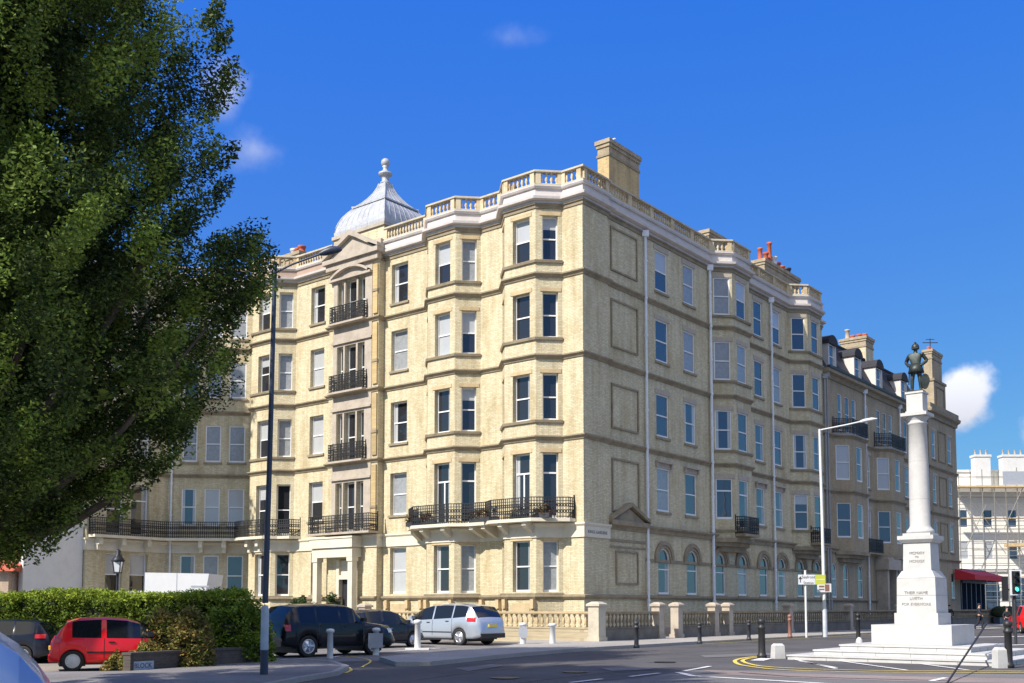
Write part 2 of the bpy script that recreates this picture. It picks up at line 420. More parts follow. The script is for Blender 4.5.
def add_window(parent, A, u, a0, a1, z0, z1, style='sash', var=0, gl='glass', sill=True, lintel=None, hood=False):
    w, h = a1-a0, z1-z0
    fm, pm = win_mesh(w, h, style, var, gl)
    o = link('window', fm, parent); o.matrix_local = frame(A+u*a0, u, z0)
    p = link('pane', pm, o)
    if sill:
        k = ('s', round(w,2))
        if k not in scache:
            b = MB(); b.box(-.1, w+.1, -.2, .09, -.13, -.005); scache[k] = b.build('sill', 'stone_dirty', data_only=True)
        link('sill', scache[k], o)
    if lintel:
        k = ('l', round(w,2), round(h,2), lintel, hood)
        if k not in scache:
            b = MB(); b.box(-.14, w+.14, -.05, .03, h+.004, h+.26)
            if hood:
                b.box(-.2, w+.2, .031, .2, h+.27, h+.36); b.box(-.16, w+.16, -.02, .1, h+.262, h+.31)
                b.box(-.16, -.05, .032, .14, h+.02, h+.258); b.box(w+.05, w+.16, .032, .14, h+.02, h+.258)
            scache[k] = b.build('lintel', lintel, data_only=True)
        link('lintel', scache[k], o)
    return o

def facade(parent, path, z0, z1, wins, mb, gl, u0=0):
    """wins[i] : list of dict(a0,a1,z0,z1,style,...) for the segment i; walls into mb and windows as parts"""
    acc = u0
    for i in range(len(path)-1):
        A, B = path[i], path[i+1]; u = (B-A).normalized()
        ws = wins.get(i, [])
        ops = [(w['a0'], w['a1'], w['z0'], w['z1'])+(('arch',) if w.get('style') == 'arch' else ()) for w in ws]
        wall_seg(mb, A, B, z0, z1, ops, acc); acc += (B-A).length
        for w in ws:
            if w.get('hole'): continue
            add_window(parent, A, u, w['a0'], w['a1'], w['z0'], w['z1'], w.get('style','sash'), w.get('var',0), w.get('gl', gl), w.get('sill',True), w.get('lintel'), w.get('hood',False))

def railing(mb, path, z0, h=1.0, step=.13, orn=True):
    sweep(mb, path, [(-.02,z0+h-.045),(.02,z0+h-.045),(.02,z0+h),(-.02,z0+h)])
    sweep(mb, path, [(-.015,z0+.06),(.015,z0+.06),(.015,z0+.1),(-.015,z0+.1)])
    sweep(mb, path, [(-.012,z0+h-.2),(.012,z0+h-.2),(.012,z0+h-.17),(-.012,z0+h-.17)])
    for i in range(len(path)-1):
        A, B = path[i], path[i+1]; Ln = (B-A).length; u = (B-A)/Ln; k = max(1, int(Ln/step))
        for j in range(k+1):
            p = A+u*(Ln*j/k); f = frame(p, u)
            mb.box(-.018, .018, -.014, .014, z0, z0+h, f)
            if orn and j < k:
                q = A+u*(Ln*(j+.5)/k); s = Ln/k/2
                # scrolls: two small lozenges and a ring per bay
                for cz, rr in ((z0+h*.32, .5), (z0+h*.62, .42)):
                    f2 = frame(q, u)
                    r = s*.95
                    for t in range(6):
                        a, b = 2*pi*t/6, 2*pi*(t+1)/6
                        pts = []
                        for ra, tt in ((r,a),(r,b),(r-.036,b),(r-.036,a)):
                            pts.append(f2 @ Vector((ra*cos(tt), 0, cz+ra*1.6*sin(tt))))
                        mb.face(pts)
    for i in (0, len(path)-1):
        mb.box(-.03, .03, -.03, .03, z0, z0+h+.12, frame(path[i], (path[1]-path[0]).normalized()))

BAL = [(.055,0),(.055,.06),(.03,.09),(.03,.13),(.07,.24),(.05,.36),(.028,.46),(.028,.52),(.055,.55),(.055,.6)]
def balustrade(parent, path, z, h=.8, step=.23, pier_at=None, mat='stone_rusty', pw=.36, name='balustrade', railmat='stone_pale'):
    """bottom rail, balusters and coping over the path"""
    root = MB()
    sc = (h-.2)/.6
    rail = MB()
    sweep(rail, path, [(-.15,z),(.15,z),(.15,z+.1),(-.15,z+.1)])
    sweep(rail, path, [(-.17,z+h-.11),(.19,z+h-.11),(.19,z+h-.03),(.15,z+h),(-.17,z+h)])
    o = rail.build(name, railmat, parent)
    for i in range(len(path)-1):
        A, B = path[i], path[i+1]; Ln = (B-A).length; u = (B-A)/Ln
        if Ln < .3: continue
        marks = [0, Ln]
        if Ln > 3.2:
            nn = int(round(Ln/2.4)); marks = [Ln*k/nn for k in range(nn+1)]
        for k, mk in enumerate(marks):
            f = frame(A+u*mk, u)
            lo = -pw/2 if 0 < mk < Ln else (0 if mk == 0 else -pw*.7)
            hi = pw/2 if 0 < mk < Ln else (pw*.7 if mk == 0 else 0)
            pier = MB(); pier.box(lo, hi, -.13, .135, z+.1, z+h-.11, f); pier.build('pier', mat, o)
        for k in range(len(marks)-1):
            a, b = marks[k]+pw*.8, marks[k+1]-pw*.8
            if b-a < .2: continue
            m = max(1, int((b-a)/step)); bal = MB()
            for j in range(m+1):
                p = A+u*(a+(b-a)*j/m)
                bal.lathe([(r*1.25, zz*sc) for r, zz in BAL], (p.x, p.y, z+.1), 6)
            bal.build('baluster_row', mat, o)
    return o

def prism(mb, pts, z0, z1, mat=None):
    n = len(pts)
    mb.face([(p[0], p[1], z1) for p in pts], mat, [(p[0], p[1]) for p in pts])
    mb.face([(p[0], p[1], z0) for p in pts][::-1], mat, [(p[0], p[1]) for p in pts][::-1])
    acc = 0
    for i in range(n):
        a, b = pts[i], pts[(i+1) % n]; l = (Vector(b)-Vector(a)).length
        mb.face([(a[0],a[1],z0),(b[0],b[1],z0),(b[0],b[1],z1),(a[0],a[1],z1)], mat, [(acc,z0),(acc+l,z0),(acc+l,z1),(acc,z1)]); acc += l
def W(a0, a1, z0, z1, style='sash', var=0, **k): return dict(a0=a0, a1=a1, z0=z0, z1=z1, style=style, var=var, **k)

# =================================================================== CORNER BUILDING
FL = [(2.3,4.85),(5.97,9.15),(10.75,13.08),(14.85,17.15),(18.72,20.98)]
def P(path): return [Vector(p) for p in path]
bay1 = [LP(1.1),LP(2.05,.95),LP(4.0,.95),LP(4.95)]
bay2 = [LP(6.4),LP(7.35,.95),LP(9.3,.95),LP(10.25)]
leftU = [LP(-.12)]+bay1+bay2+[LP(13.6)]
rb2 = [RP(28.25),RP(27.3,.95),RP(25.1,.95),RP(24.15)]
rb1 = [RP(17.35),RP(16.4,.95),RP(14.15,.95),RP(13.2)]
rightU = [RP(29.9)]+rb2+rb1+[RP(2.2),RP(2.2,.12)]
up_path = P(rightU+leftU)
lo_path = P([RP(29.9),RP(2.2),RP(2.2,.12)]+leftU)
NB = len(rightU)-1            # segment index where the corner pier face starts
cb = empty('corner_building', (0,0,0), 0, 'five-storey pale yellow brick corner building with canted bays, long iron balcony and roof balustrade', 'building')
wm = MB()
# lower storey
w = {}
wR = [7.62,10.7,14.05,16.9,19.8,22.5,25.45,28.2]
Lr = 29.9-2.2
w[0] = [W(29.9-c-.58, 29.9-c+.58, 2.3, 4.75, 'arch', v, gl='glass_blue', sill=True) for c, v in zip(wR, [3,0,0,5,0,6,0,3])]
w[4] = [W(.22,1.0,2.35,4.85,var=5,sill=False)]; w[5] = [W(.36,1.44,2.35,4.85,var=3,sill=False)]; w[6] = [W(.3,1.1,2.35,4.85,sill=False)]
w[8] = [W(.22,1.0,2.35,4.85,var=5,sill=False)]; w[9] = [W(.36,1.44,2.35,4.85,var=6,sill=False)]; w[10] = [W(.3,1.1,2.35,4.85,sill=False)]
w[11] = [W(1.5,2.75,2.35,4.9,var=2,sill=False)]
facade(cb, lo_path, -.3, 5.62, w, wm, 'glass')
varsL = {1:(6,0,3,0,5), 2:(3,0,3,4,6), 3:(0,0,2,1,5), 4:(1,4,1,5,6)}
varsR = {1:(5,0,3,3,4,0), 2:(0,6,0,3,6,6), 3:(0,5,5,0,0,0), 4:(1,5,1,0,0,0)}
for f in range(1, 5):
    a, b = FL[f]; w = {}
    vl = varsL[f]; vr = varsR[f]
    st = 'plainfrench' if f == 1 else 'sash'
    s0 = NB+1
    w[s0+1] = [W(.22,1.0,a,b,st,vl[1] if f > 1 else 0,sill=False)]; w[s0+2] = [W(.36,1.44,a,b,'french' if f == 1 else 'sash',vl[0],sill=False)]; w[s0+3] = [W(.3,1.1,a,b,st,0,sill=False)]
    w[s0+5] = [W(.22,1.0,a,b,st,vl[3],sill=False)]; w[s0+6] = [W(.36,1.44,a,b,'french' if f == 1 else 'sash',vl[2],sill=False)]; w[s0+7] = [W(.3,1.1,a,b,st,0,sill=False)]
    a2 = 6.72 if f == 1 else a; b2 = 9.07 if f == 1 else b
    w[s0+8] = [W(1.5,2.78,a2,b2,var=vl[4])]
    g = 'glass_blue'; lt = 'stone_grey'
    hd = f == 1
    # right facade (segments run from the far end to the corner)
    w[1] = [W(.3,1.1,a2,b2,var=0,gl=g,sill=False)]; w[2] = [W(.4,1.55,a2,b2,var=vr[5],gl=g,sill=False,lintel=lt)]; w[3] = [W(.2,1.14,a2,b2,var=vr[4],gl=g,sill=False,lintel=lt)]
    base = 24.15
    w[4] = [W(base-22.85,base-21.65,a2,b2,var=vr[2],gl=g,lintel=lt,hood=hd), W(base-20.15,base-18.95,a2,b2,var=vr[3],gl=g,lintel=lt,hood=hd)]
    a3 = 6.2 if f == 1 else a2
    w[5] = [W(.3,1.1,a2,b2,var=0,gl=g,sill=False)]; w[6] = [W(.5,1.7,a3,b2,'plainfrench' if f == 1 else 'sash',vr[2],gl=g,sill=False,lintel=lt)]; w[7] = [W(.14,1.14,a2,b2,'plainfrench' if f == 1 else 'sash',vr[1],gl=g,sill=False,lintel=lt)]
    w[8] = [W(13.2-8.3,13.2-7.0,a2,b2,var=vr[0],gl=g,lintel=lt,hood=hd), W(13.2-11.3,13.2-10.05,a2,b2,var=vr[1],gl=g,lintel=lt,hood=hd)]
    zz = {1:(5.62,9.9),2:(9.9,13.9),3:(13.9,18.0),4:(18.0,21.6)}[f]
    facade(cb, up_path, zz[0], zz[1], w, wm, 'glass')
# back walls
for A, B in ((LP(13.6), LP(13.6,-12)), (LP(13.6,-12), LP(12,-12)), (LP(12,-12), RP(29.9,-12)), (RP(29.9,-12), RP(29.9))):
    wall_seg(wm, A, B, -.3, 22.4, [])
wm.build('wall', 'brick', cb)
def bay_under(parent, bay, z):
    m = MB()
    o1 = offset_path(bay, .1); prism(m, o1, z-.22, z+.03)
    mid = [bay[0].lerp(bay[1], .35)+ (bay[3]-bay[0]).normalized()*.1, bay[0].lerp(bay[1], .72)+(bay[3]-bay[0]).normalized()*.15, bay[3].lerp(bay[2], .72)-(bay[3]-bay[0]).normalized()*.15, bay[3].lerp(bay[2], .35)-(bay[3]-bay[0]).normalized()*.1]
    mid = [bay[0], mid[1], mid[2], bay[3]]
    prism(m, mid, z-.45, z-.222)
    inn = [bay[0].lerp(bay[3], .12), bay[0].lerp(bay[1], .42)+(bay[3]-bay[0]).normalized()*.3, bay[3].lerp(bay[2], .42)-(bay[3]-bay[0]).normalized()*.3, bay[3].lerp(bay[0], .12)]
    prism(m, inn, z-.75, z-.452)
    m.build('bay_base', 'stone_dirty', parent)
bay_under(cb, rb1, 5.6); bay_under(cb, rb2, 5.6)
def cornice(parent, path, z=21.6, mat='fascia_paint', fmat=None):
    m = MB()
    sweep(m, path, [(-.05,z-.28),(.05,z-.28),(.06,z-.14),(.13,z-.1),(.13,z-.04),(-.05,z-.04)], 'stone_dirty')
    sweep(m, path, [(-.05,z-.038),(.12,z-.038),(.12,z+.07),(-.05,z+.07)])
    sweep(m, path, [(-.05,z+.072),(.24,z+.09),(.34,z+.12),(.36,z+.24),(.12,z+.29),(-.05,z+.29)])
    sweep(m, path, [(-.05,z+.292),(.06,z+.292),(.06,z+.72),(-.05,z+.72)], fmat)
    sweep(m, path, [(-.05,z+.722),(.15,z+.722),(.2,z+.8),(.2,z+.85),(-.2,z+.85),(-.2,z+.722)])
    return m.build('cornice', mat, parent)
def strings(parent, path, zs):
    for z in zs:
        m = MB(); sweep(m, path, string_prof(z)); m.build('string_course', 'stone_dirty', parent)
strings(cb, up_path, (9.85, 13.88, 17.95))
cornice(cb, up_path)
def bsill(parent, bp_, a):
    m = MB(); sweep(m, bp_, [(-.03,a-.14),(.09,a-.14),(.12,a-.03),(.12,a-.005),(-.03,a-.005)]); m.build('bay_sill', 'stone_dirty', parent)
for bp_, zs in ((bay1, FL), (bay2, FL)):
    for f, (a, b) in enumerate(zs):
        if f == 1: continue
        bsill(cb, bp_, a)
for bp_ in (rb1, rb2):
    for f in (1, 2, 3, 4):
        a = 6.72 if f == 1 else FL[f][0]
        if f == 1 and bp_ is rb1:
            a = 6.1
        bsill(cb, bp_, a)
# slim stone linings round the bay windows of the sunny side
for bp_ in (bay1, bay2):
    for si, (a0, a1) in ((0,(.22,1.0)),(1,(.36,1.44)),(2,(.3,1.1))):
        A, B = bp_[si], bp_[si+1]; u = (B-A).normalized()
        for f, (a, b) in enumerate(FL):
            fr = frame(A, u)
            m = MB(); m.box(a0-.14, a1+.14, -.03, .028, b+.004, b+.2, fr); m.build('lintel', 'stone_tan', cb)
# plinth band at sill level of the ground floor, fascia over the ground floor
m = MB(); sweep(m, lo_path, [(-.05,2.02),(.08,2.02),(.16,2.12),(.16,2.2),(-.05,2.25)]); m.build('plinth_course', 'stone_dirty', cb)
m = MB(); sweep(m, lo_path, [(-.05,-.3),(.09,-.3),(.09,.55),(-.05,.62)]); m.build('plinth', 'stone_grey', cb)
m = MB(); sweep(m, P([RP(2.2,.12)]+leftU), [(-.04,4.98),(.07,4.98),(.07,5.5),(.15,5.6),(.15,5.68),(-.04,5.7)]); m.build('fascia', 'cream_paint', cb)
m = MB(); sweep(m, P([RP(29.9),RP(2.2)]), [(-.05,5.5),(.1,5.5),(.13,5.66),(.26,5.76),(.26,5.84),(-.05,5.9)])
sweep(m, P([RP(29.9),RP(5.8)]), [(-.05,3.98),(.05,3.98),(.05,4.14),(-.05,4.14)])
m.build('ground_floor_string', 'stone_dirty', cb)
# arches round the ground floor windows of the shaded side
for c in wR:
    m = MB(); f = frame(RP(c+.58), -R2); zc = 4.75-.58
    N = 14
    for k in range(N):
        a, b = pi*k/N, pi*(k+1)/N
        for (r0, r1, y1) in ((.60,.74,.07),(.76,.98,.11)):
            v = []
            for yy in (-.02, y1):
                for ra, t in ((r0,a),(r0,b),(r1,b),(r1,a)): v.append(f @ Vector((.58-ra*cos(t), yy, zc+ra*sin(t))))
            m.mesh(v, [(4,5,6,7),(0,1,5,4),(2,3,7,6),(1,2,6,5),(3,0,4,7)])
    for x in (-.4, 1.18): m.box(x, x+.38, -.02, .1, zc-.16, zc-.002, f)
    m.build('window_arch', 'stone_dirty', cb)
# blind panels on the shaded side near the corner
for (z0, z1) in ((2.75,4.45),(6.4,9.1),(10.6,12.9),(14.75,17.25),(18.7,21.0)):
    m = MB(); f = frame(RP(5.15), -R2); Ln = 2.55 if z0 > 3 else 2.1; x0 = 0 if z0 > 3 else .15
    for (a, b, c, d) in ((x0,x0+Ln,z1-.09,z1),(x0,x0+Ln,z0,z0+.09),(x0,x0+.09,z0+.09,z1-.09),(x0+Ln-.09,x0+Ln,z0+.09,z1-.09)):
        m.box(a, b, -.02, .075, c, d, f)
    m.build('blind_panel', 'stone_dirty', cb)
# small pediment on the shaded side
m = MB(); f = frame(RP(5.65), -R2)
m.box(-.1, 3.45, -.05, .34, 5.72, 5.95, f)
pts = [(-.1,5.952),(3.45,5.952),(1.68,6.85)]
def gable(m, f, pts, y0, y1, mat=None):
    a = [f @ Vector((x, y1, z)) for x, z in pts]; b = [f @ Vector((x, y0, z)) for x, z in pts]; n = len(pts)
    m.face(a, mat); m.face(b[::-1], mat)
    for i in range(n): m.face([a[i], b[i], b[(i+1) % n], a[(i+1) % n]], mat)
gable(m, f, [(.15,5.953),(3.2,5.953),(1.68,6.6)], -.05, .2)
for (xa, za, xb, zb) in ((-.1,5.955,1.68,6.72),(3.45,5.955,1.68,6.72)):
    d = Vector((xb-xa, 0, zb-za)).normalized(); 
    v = []
    for yy in (-.05, .38):
        for (x, z) in ((xa,za),(xb,zb),(xb,zb+.2),(xa,za+.16)): v.append(f @ Vector((x, yy, z)))
    m.mesh(v, [(4,5,6,7),(0,3,2,1),(3,7,6,2),(0,1,5,4),(0,4,7,3)])
m.build('pediment', 'stone_dirty', cb)
m = MB(); f = frame(RP(5.65), -R2); m.box(-.05, 3.4, -.02, .06, 4.9, 5.02, f); m.box(-.05, 3.4, -.02, .06, 4.6, 4.68, f); m.build('frieze_moulding', 'stone_dirty', cb)
# drainpipes
def pipe(parent, t, z0=.2, z1=21.3, mat='pipe_white', pt=RP, o=.16, r=.075):
    p = pt(t, o); m = MB(); m.tube([(p.x,p.y,z0),(p.x,p.y,z1)], r, 8)
    z = z0+1
    while z < z1:
        m.tube([(p.x,p.y,z),(p.x,p.y,z+.12)], r*1.35, 8); z += 2.0
    m.box(-.18,.18,-.13,.13,z1-.02,z1+.3, Matrix.Translation((p.x,p.y,0)))
    return m.build('drainpipe', mat, parent)
pipe(cb, 5.78, .9, 21.3); pipe(cb, 12.95, .9, 21.3, r=.085); pipe(cb, 21.2, .9, 21.3); pipe(cb, 29.8, .9, 17.8, 'pipe_grey')
# carved consoles under the sill band, sunny side
for s_, o_ in ((5.1,0),(6.2,0),(10.5,0),(11.5,0),(13.1,0),(2.15,.95),(3.9,.95),(7.45,.95),(9.2,.95)):
    m = MB(); f = frame(LP(s_-.1, o_), L2); m.box(0,.2,-.02,.24,1.55,2.0,f); m.box(.02,.18,-.02,.14,1.25,1.548,f); m.build('console', 'stone_tan', cb)
for s_, ln, o_ in ((2.4,1.1,.95),(7.7,1.1,.95),(11.75,1.1,0)):
    m = MB(); f = frame(LP(s_, o_), L2); m.box(0,ln,-.02,.05,1.35,1.8,f); m.build('apron_panel', 'stone_tan', cb)
# balustrade on the roof
balustrade(cb, offset_path(up_path, -.02), 22.46, .78, name='roof_balustrade')
# roof and chimneys
m = MB(); foot = list(up_path)+[LP(13.6,-12),LP(12,-12),RP(29.9,-12)]
prism(m, foot, 22.1, 22.3); m.build('roof', 'roof_felt', cb)
def chimney(parent, c, hx, hy, z0, z1, ang, mat='brick', pots=(), top='brick_grey', capz=.9):
    fr = Matrix.Translation((c[0], c[1], 0)) @ Matrix.Rotation(ang, 4, 'Z')
    m = MB()
    def bx(hx, hy, a, b, mt=None):
        pts = [fr @ Vector(q) for q in ((-hx,-hy,0),(hx,-hy,0),(hx,hy,0),(-hx,hy,0))]
        prism(m, [(p.x,p.y) for p in pts], a, b, mt)
    bx(hx, hy, z0, z1-capz)
    bx(hx+.05, hy+.05, z1-capz, z1-capz+.14, 'stone_dirty')
    bx(hx+.0, hy+.0, z1-capz+.14, z1-.4, top)
    bx(hx+.06, hy+.06, z1-.4, z1-.22, top); bx(hx+.12, hy+.12, z1-.22, z1, top)
    bx(hx+.08, hy+.08, z0+.9, z0+1.05, 'stone_dirty')
    o = m.build('chimney', mat, parent)
    for (x, y, h, r, pm) in pots:
        p = fr @ Vector((x, y, z1)); pm_ = MB()
        pm_.lathe([(r*1.15,0),(r*1.15,.08),(r,.12),(r*.85,h-.16),(r*1.1,h-.12),(r*1.15,h)], p, 10)
        pm_.build('chimney_pot', pm, o)
    return o
aR = math.atan2(R2.y, R2.x)
c = RP(5.62, -1.38); chimney(cb, (c.x,c.y), 1.5, .36, 22.2, 26.4, aR, 'brick_band', top='brick_grey')
c = RP(28.0, -2.5); chimney(cb, (c.x,c.y), 2.9, .45, 22.2, 25.7, aR, pots=[(-2.6,0,.9,.17,'terracotta'),(-1.7,0,.8,.2,'terracotta'),(-1.1,0,1.7,.17,'terracotta'),(-.5,0,.8,.28,'galv'),(.3,0,.6,.2,'terracotta'),(1.0,0,.55,.2,'terracotta'),(1.9,0,.6,.26,'iron_wear')])
c = RP(17.4, -2.0); chimney(cb, (c.x,c.y), 1.2, .4, 22.2, 25.1, aR)
c = LP(5.3, -1.6); chimney(cb, (c.x,c.y), .4, .7, 22.2, 23.75, aR+pi/2)
# long iron balcony over the bays of the sunny side
inner = [LP(.35,-.02)]+[LP(1.1,0)]+[LP(2.05,.95),LP(4.0,.95),LP(4.95,0),LP(6.4,0),LP(7.35,.95),LP(9.3,.95),LP(10.25,0),LP(11.1,-.02)]
outer = [LP(.35,.5),LP(1.75,1.75),LP(4.3,1.75),LP(5.1,1.25),LP(6.25,1.25),LP(7.1,1.75),LP(9.65,1.75),LP(10.95,.75)]
m = MB(); prism(m, [LP(.35,-.02)]+outer+[LP(11.0,-.02)], 5.72, 5.88)
bo = m.build('balcony', 'cream_paint', cb)
m = MB(); railing(m, offset_path(P([LP(.35,.02)]+outer+[LP(11.0,.02)]), -.08), 5.88, 1.02); m.build('railing', 'iron_black', bo)
for s_, o0, o1 in ((2.3,.97,1.6),(3.8,.97,1.6),(5.3,.08,1.1),(6.1,.08,1.1),(7.6,.97,1.6),(9.1,.97,1.6),(10.6,.08,.7)):
    f = frame(LP(s_-.13, 0), L2)
    v = [f @ Vector(q) for q in ((0,o0-.1,5.1),(0,o0-.1,5.715),(0,o1,5.715),(0,o1,5.55),(.26,o0-.1,5.1),(.26,o0-.1,5.715),(.26,o1,5.715),(.26,o1,5.55))]
    m = MB(); m.mesh(v, [(0,1,2,3),(7,6,5,4),(0,3,7,4),(3,2,6,7),(1,0,4,5)]); m.build('bracket', 'cream_paint', bo)
# small balconies on the shaded side bays
for bayp, nm in ((rb1, 0), (rb2, 1)):
    A = bayp[2]; 
    m = MB()
    f = frame(bayp[1].lerp(bayp[2], .15), -R2)
    m.box(0, 1.95, -.02, .62, 5.72, 5.86, f); b2 = m.build('balcony', 'stone_dirty', cb)
    pth = [f @ Vector(q) for q in ((.02,0,0),(.02,.56,0),(1.9,.56,0),(1.9,0,0))]
    m = MB(); railing(m, [Vector((p.x,p.y)) for p in pth], 5.87, 1.0); m.build('railing', 'iron_black', b2)
# street name on the corner fascia
def text_mesh(txt, size, name, mat, parent, mtx, ext=.004, align='CENTER'):
    cu = bpy.data.curves.new(name, 'FONT'); cu.body = txt; cu.size = size; cu.align_x = align; cu.extrude = ext; cu.resolution_u = 3
    o = bpy.data.objects.new(name, cu); col.objects.link(o)
    bpy.context.view_layer.update()
    me = bpy.data.meshes.new_from_object(o.evaluated_get(bpy.context.evaluated_depsgraph_get()))
    bpy.data.objects.remove(o); bpy.data.curves.remove(cu)
    me.materials.clear(); me.materials.append(M[mat]); me.name = name
    o = link(name, me, parent); o.matrix_local = mtx; return o
def upright(A, u, z, off=.0):            # text plane matrix: x along the wall as read from outside
    n = ccw(u); ux = -u
    p = A+n*off
    return Matrix(((ux.x, 0, n.x, p.x), (ux.y, 0, n.y, p.y), (0, 1, 0, z), (0, 0, 0, 1)))
m = MB(); f = frame(RP(2.05,.12), -R2); m.box(0, 2.05, .001, .085, 4.99, 5.5, f); np_ = m.build('name_band', 'cream_paint', cb)
text_mesh('KINGS GARDENS', .22, 'lettering', 'ink', np_, upright(RP(1.05,.12), -R2, 5.17, .088))

# =================================================================== DOMED BUILDING
db = empty('domed_building', (0,0,0), 0, 'pale yellow brick building with pediment, lead dome and white pillared doorway', 'building')
bay3 = [LP(21.3),LP(22.25,.95),LP(24.4,.95),LP(25.35)]
TO = .45
dpath = P([LP(13.6),LP(13.6,TO),LP(17.75,TO),LP(17.75),*bay3])
wm = MB()
varD = {0:(0,2,0,6),1:(2,1,0,4),2:(0,2,5,1),3:(0,2,5,4),4:(0,6,5,1)}
for f in range(5):
    a, b = FL[f]; a2 = 6.72 if f == 1 else a; b2 = 9.07 if f == 1 else b
    w = {}
    if f == 0:
        w[1] = [W(1.8,3.05,-.3,4.35,hole=True)]
        w[3] = [W(.95,1.9,2.35,4.85,'sash6',0)]
    else:
        tz = {1:(5.95,8.75),2:(9.98,12.8),3:(14.0,16.75),4:(18.1,20.6)}[f]
        w[1] = [W(1.08,1.64,*tz,'sash',0,sill=False), W(1.8,2.7,*tz,'sash',0,sill=False), W(2.88,3.4,*tz,'sash',0,sill=False)]
        w[3] = [W(.95,2.2,a2,b2,var=varD[f][1])]
    w[5] = [W(.3,1.12,a2,b2,var=varD[f][2],sill=False)]; 
    w[5-1] = [W(.22,1.05,a2 if f != 1 else 5.97,b2,var=varD[f][2],sill=False)]
    w[5] = [W(.42,1.5,a2 if f != 1 else 5.97,b2,var=varD[f][3],sill=False)]
    w[6] = [W(.3,1.1,a2,b2,var=0,sill=False)]
    zz = {0:(-.3,5.62),1:(5.62,9.9),2:(9.9,13.9),3:(13.9,18.0),4:(18.0,21.6)}[f]
    facade(db, dpath, zz[0], zz[1], w, wm, 'glass')
for A, B in ((LP(25.35), LP(25.35,-12)), (LP(25.35,-12), LP(13.61,-12))): wall_seg(wm, A, B, -.3, 22.4, [])
wm.build('wall', 'brick', db)
strings(db, dpath, (9.85, 13.88, 17.95))
cornice(db, P([LP(17.75),*bay3]), fmat='fascia_brown'); balustrade(db, offset_path(P([LP(17.95),*bay3]), -.02), 22.46, .78, name='roof_balustrade')
for f, (a, b) in enumerate(FL):
    if f != 1: bsill(db, bay3, a)
m = MB(); sweep(m, P([LP(13.6,TO),LP(14.95,TO)]), [(-.05,2.02),(.08,2.02),(.16,2.12),(.16,2.2),(-.05,2.25)]); sweep(m, P([LP(16.5,TO),*dpath[2:]]), [(-.05,2.02),(.08,2.02),(.16,2.12),(.16,2.2),(-.05,2.25)]); m.build('plinth_course', 'stone_dirty', db)
m = MB(); sweep(m, dpath, [(-.04,4.98),(.07,4.98),(.07,5.5),(.15,5.6),(.15,5.68),(-.04,5.7)]); m.build('fascia', 'cream_paint', db)
# stone centre panel of the tower with pilasters
ft = frame(LP(13.6, TO), L2)
m = MB()
m.box(.5, 1.08, -.02, .05, 5.9, 21.3, ft, 'stone_grey') ; m.box(3.42, 3.75, -.02, .05, 5.9, 21.3, ft, 'stone_grey')
for z0, z1 in ((5.72,5.94),(8.76,9.96),(12.82,13.98),(16.76,18.08),(20.62,21.3)):
    m.box(1.081, 3.419, -.02, .045, z0, z1, ft)
for x in (1.64, 2.72): 
    for z0, z1 in ((5.95,8.75),(9.98,12.8),(14.0,16.75),(18.1,20.6)): m.box(x, x+.14, -.02, .07, z0, z1, ft)
for z in (8.9, 12.95, 16.9): m.box(.45, 3.8, .052, .16, z, z+.12, ft)
m.build('tower_panel', 'stone_grey', db)
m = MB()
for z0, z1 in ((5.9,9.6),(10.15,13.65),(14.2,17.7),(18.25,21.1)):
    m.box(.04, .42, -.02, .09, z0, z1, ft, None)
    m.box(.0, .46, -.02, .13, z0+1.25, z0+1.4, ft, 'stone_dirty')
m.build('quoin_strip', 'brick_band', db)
# segmental hood over the top tower window
m = MB(); N = 14
for k in range(N):
    a, b = rad(55+70*k/N), rad(55+70*(k+1)/N)
    v = []
    for yy in (.0, .3):
        for ra, t in ((2.68,a),(2.68,b),(2.82,b),(2.82,a)): v.append(ft @ Vector((2.25-ra*cos(t), yy, 18.6+ra*sin(t))))
    m.mesh(v, [(4,5,6,7),(0,1,5,4),(2,3,7,6)])
m.box(.5, 4.0, .0, .25, 20.66, 20.8, ft)
m.build('window_hood', 'stone_grey', db)
# pediment over the tower
m = MB()
m.box(-.25, 4.4, -.1, .42, 21.72, 21.98, ft); m.box(-.1, 4.25, -.1, .25, 21.35, 21.718, ft)
gable(m, ft, [(0,21.981),(4.15,21.981),(2.08,23.1)], -.1, .2)
for (xa, za, xb, zb) in ((-.28,21.985,2.08,23.1),(4.43,21.985,2.08,23.1)):
    v = []
    for yy in (-.1, .45):
        for (x, z) in ((xa,za),(xb,zb),(xb,zb+.3),(xa,za+.2)): v.append(ft @ Vector((x, yy, z)))
    m.mesh(v, [(4,5,6,7),(0,3,2,1),(3,7,6,2),(0,1,5,4),(0,4,7,3)])
m.box(.0, 4.15, -.4, -.11, 21.3, 22.6, ft)
m.build('pediment', 'stone_grey', db)
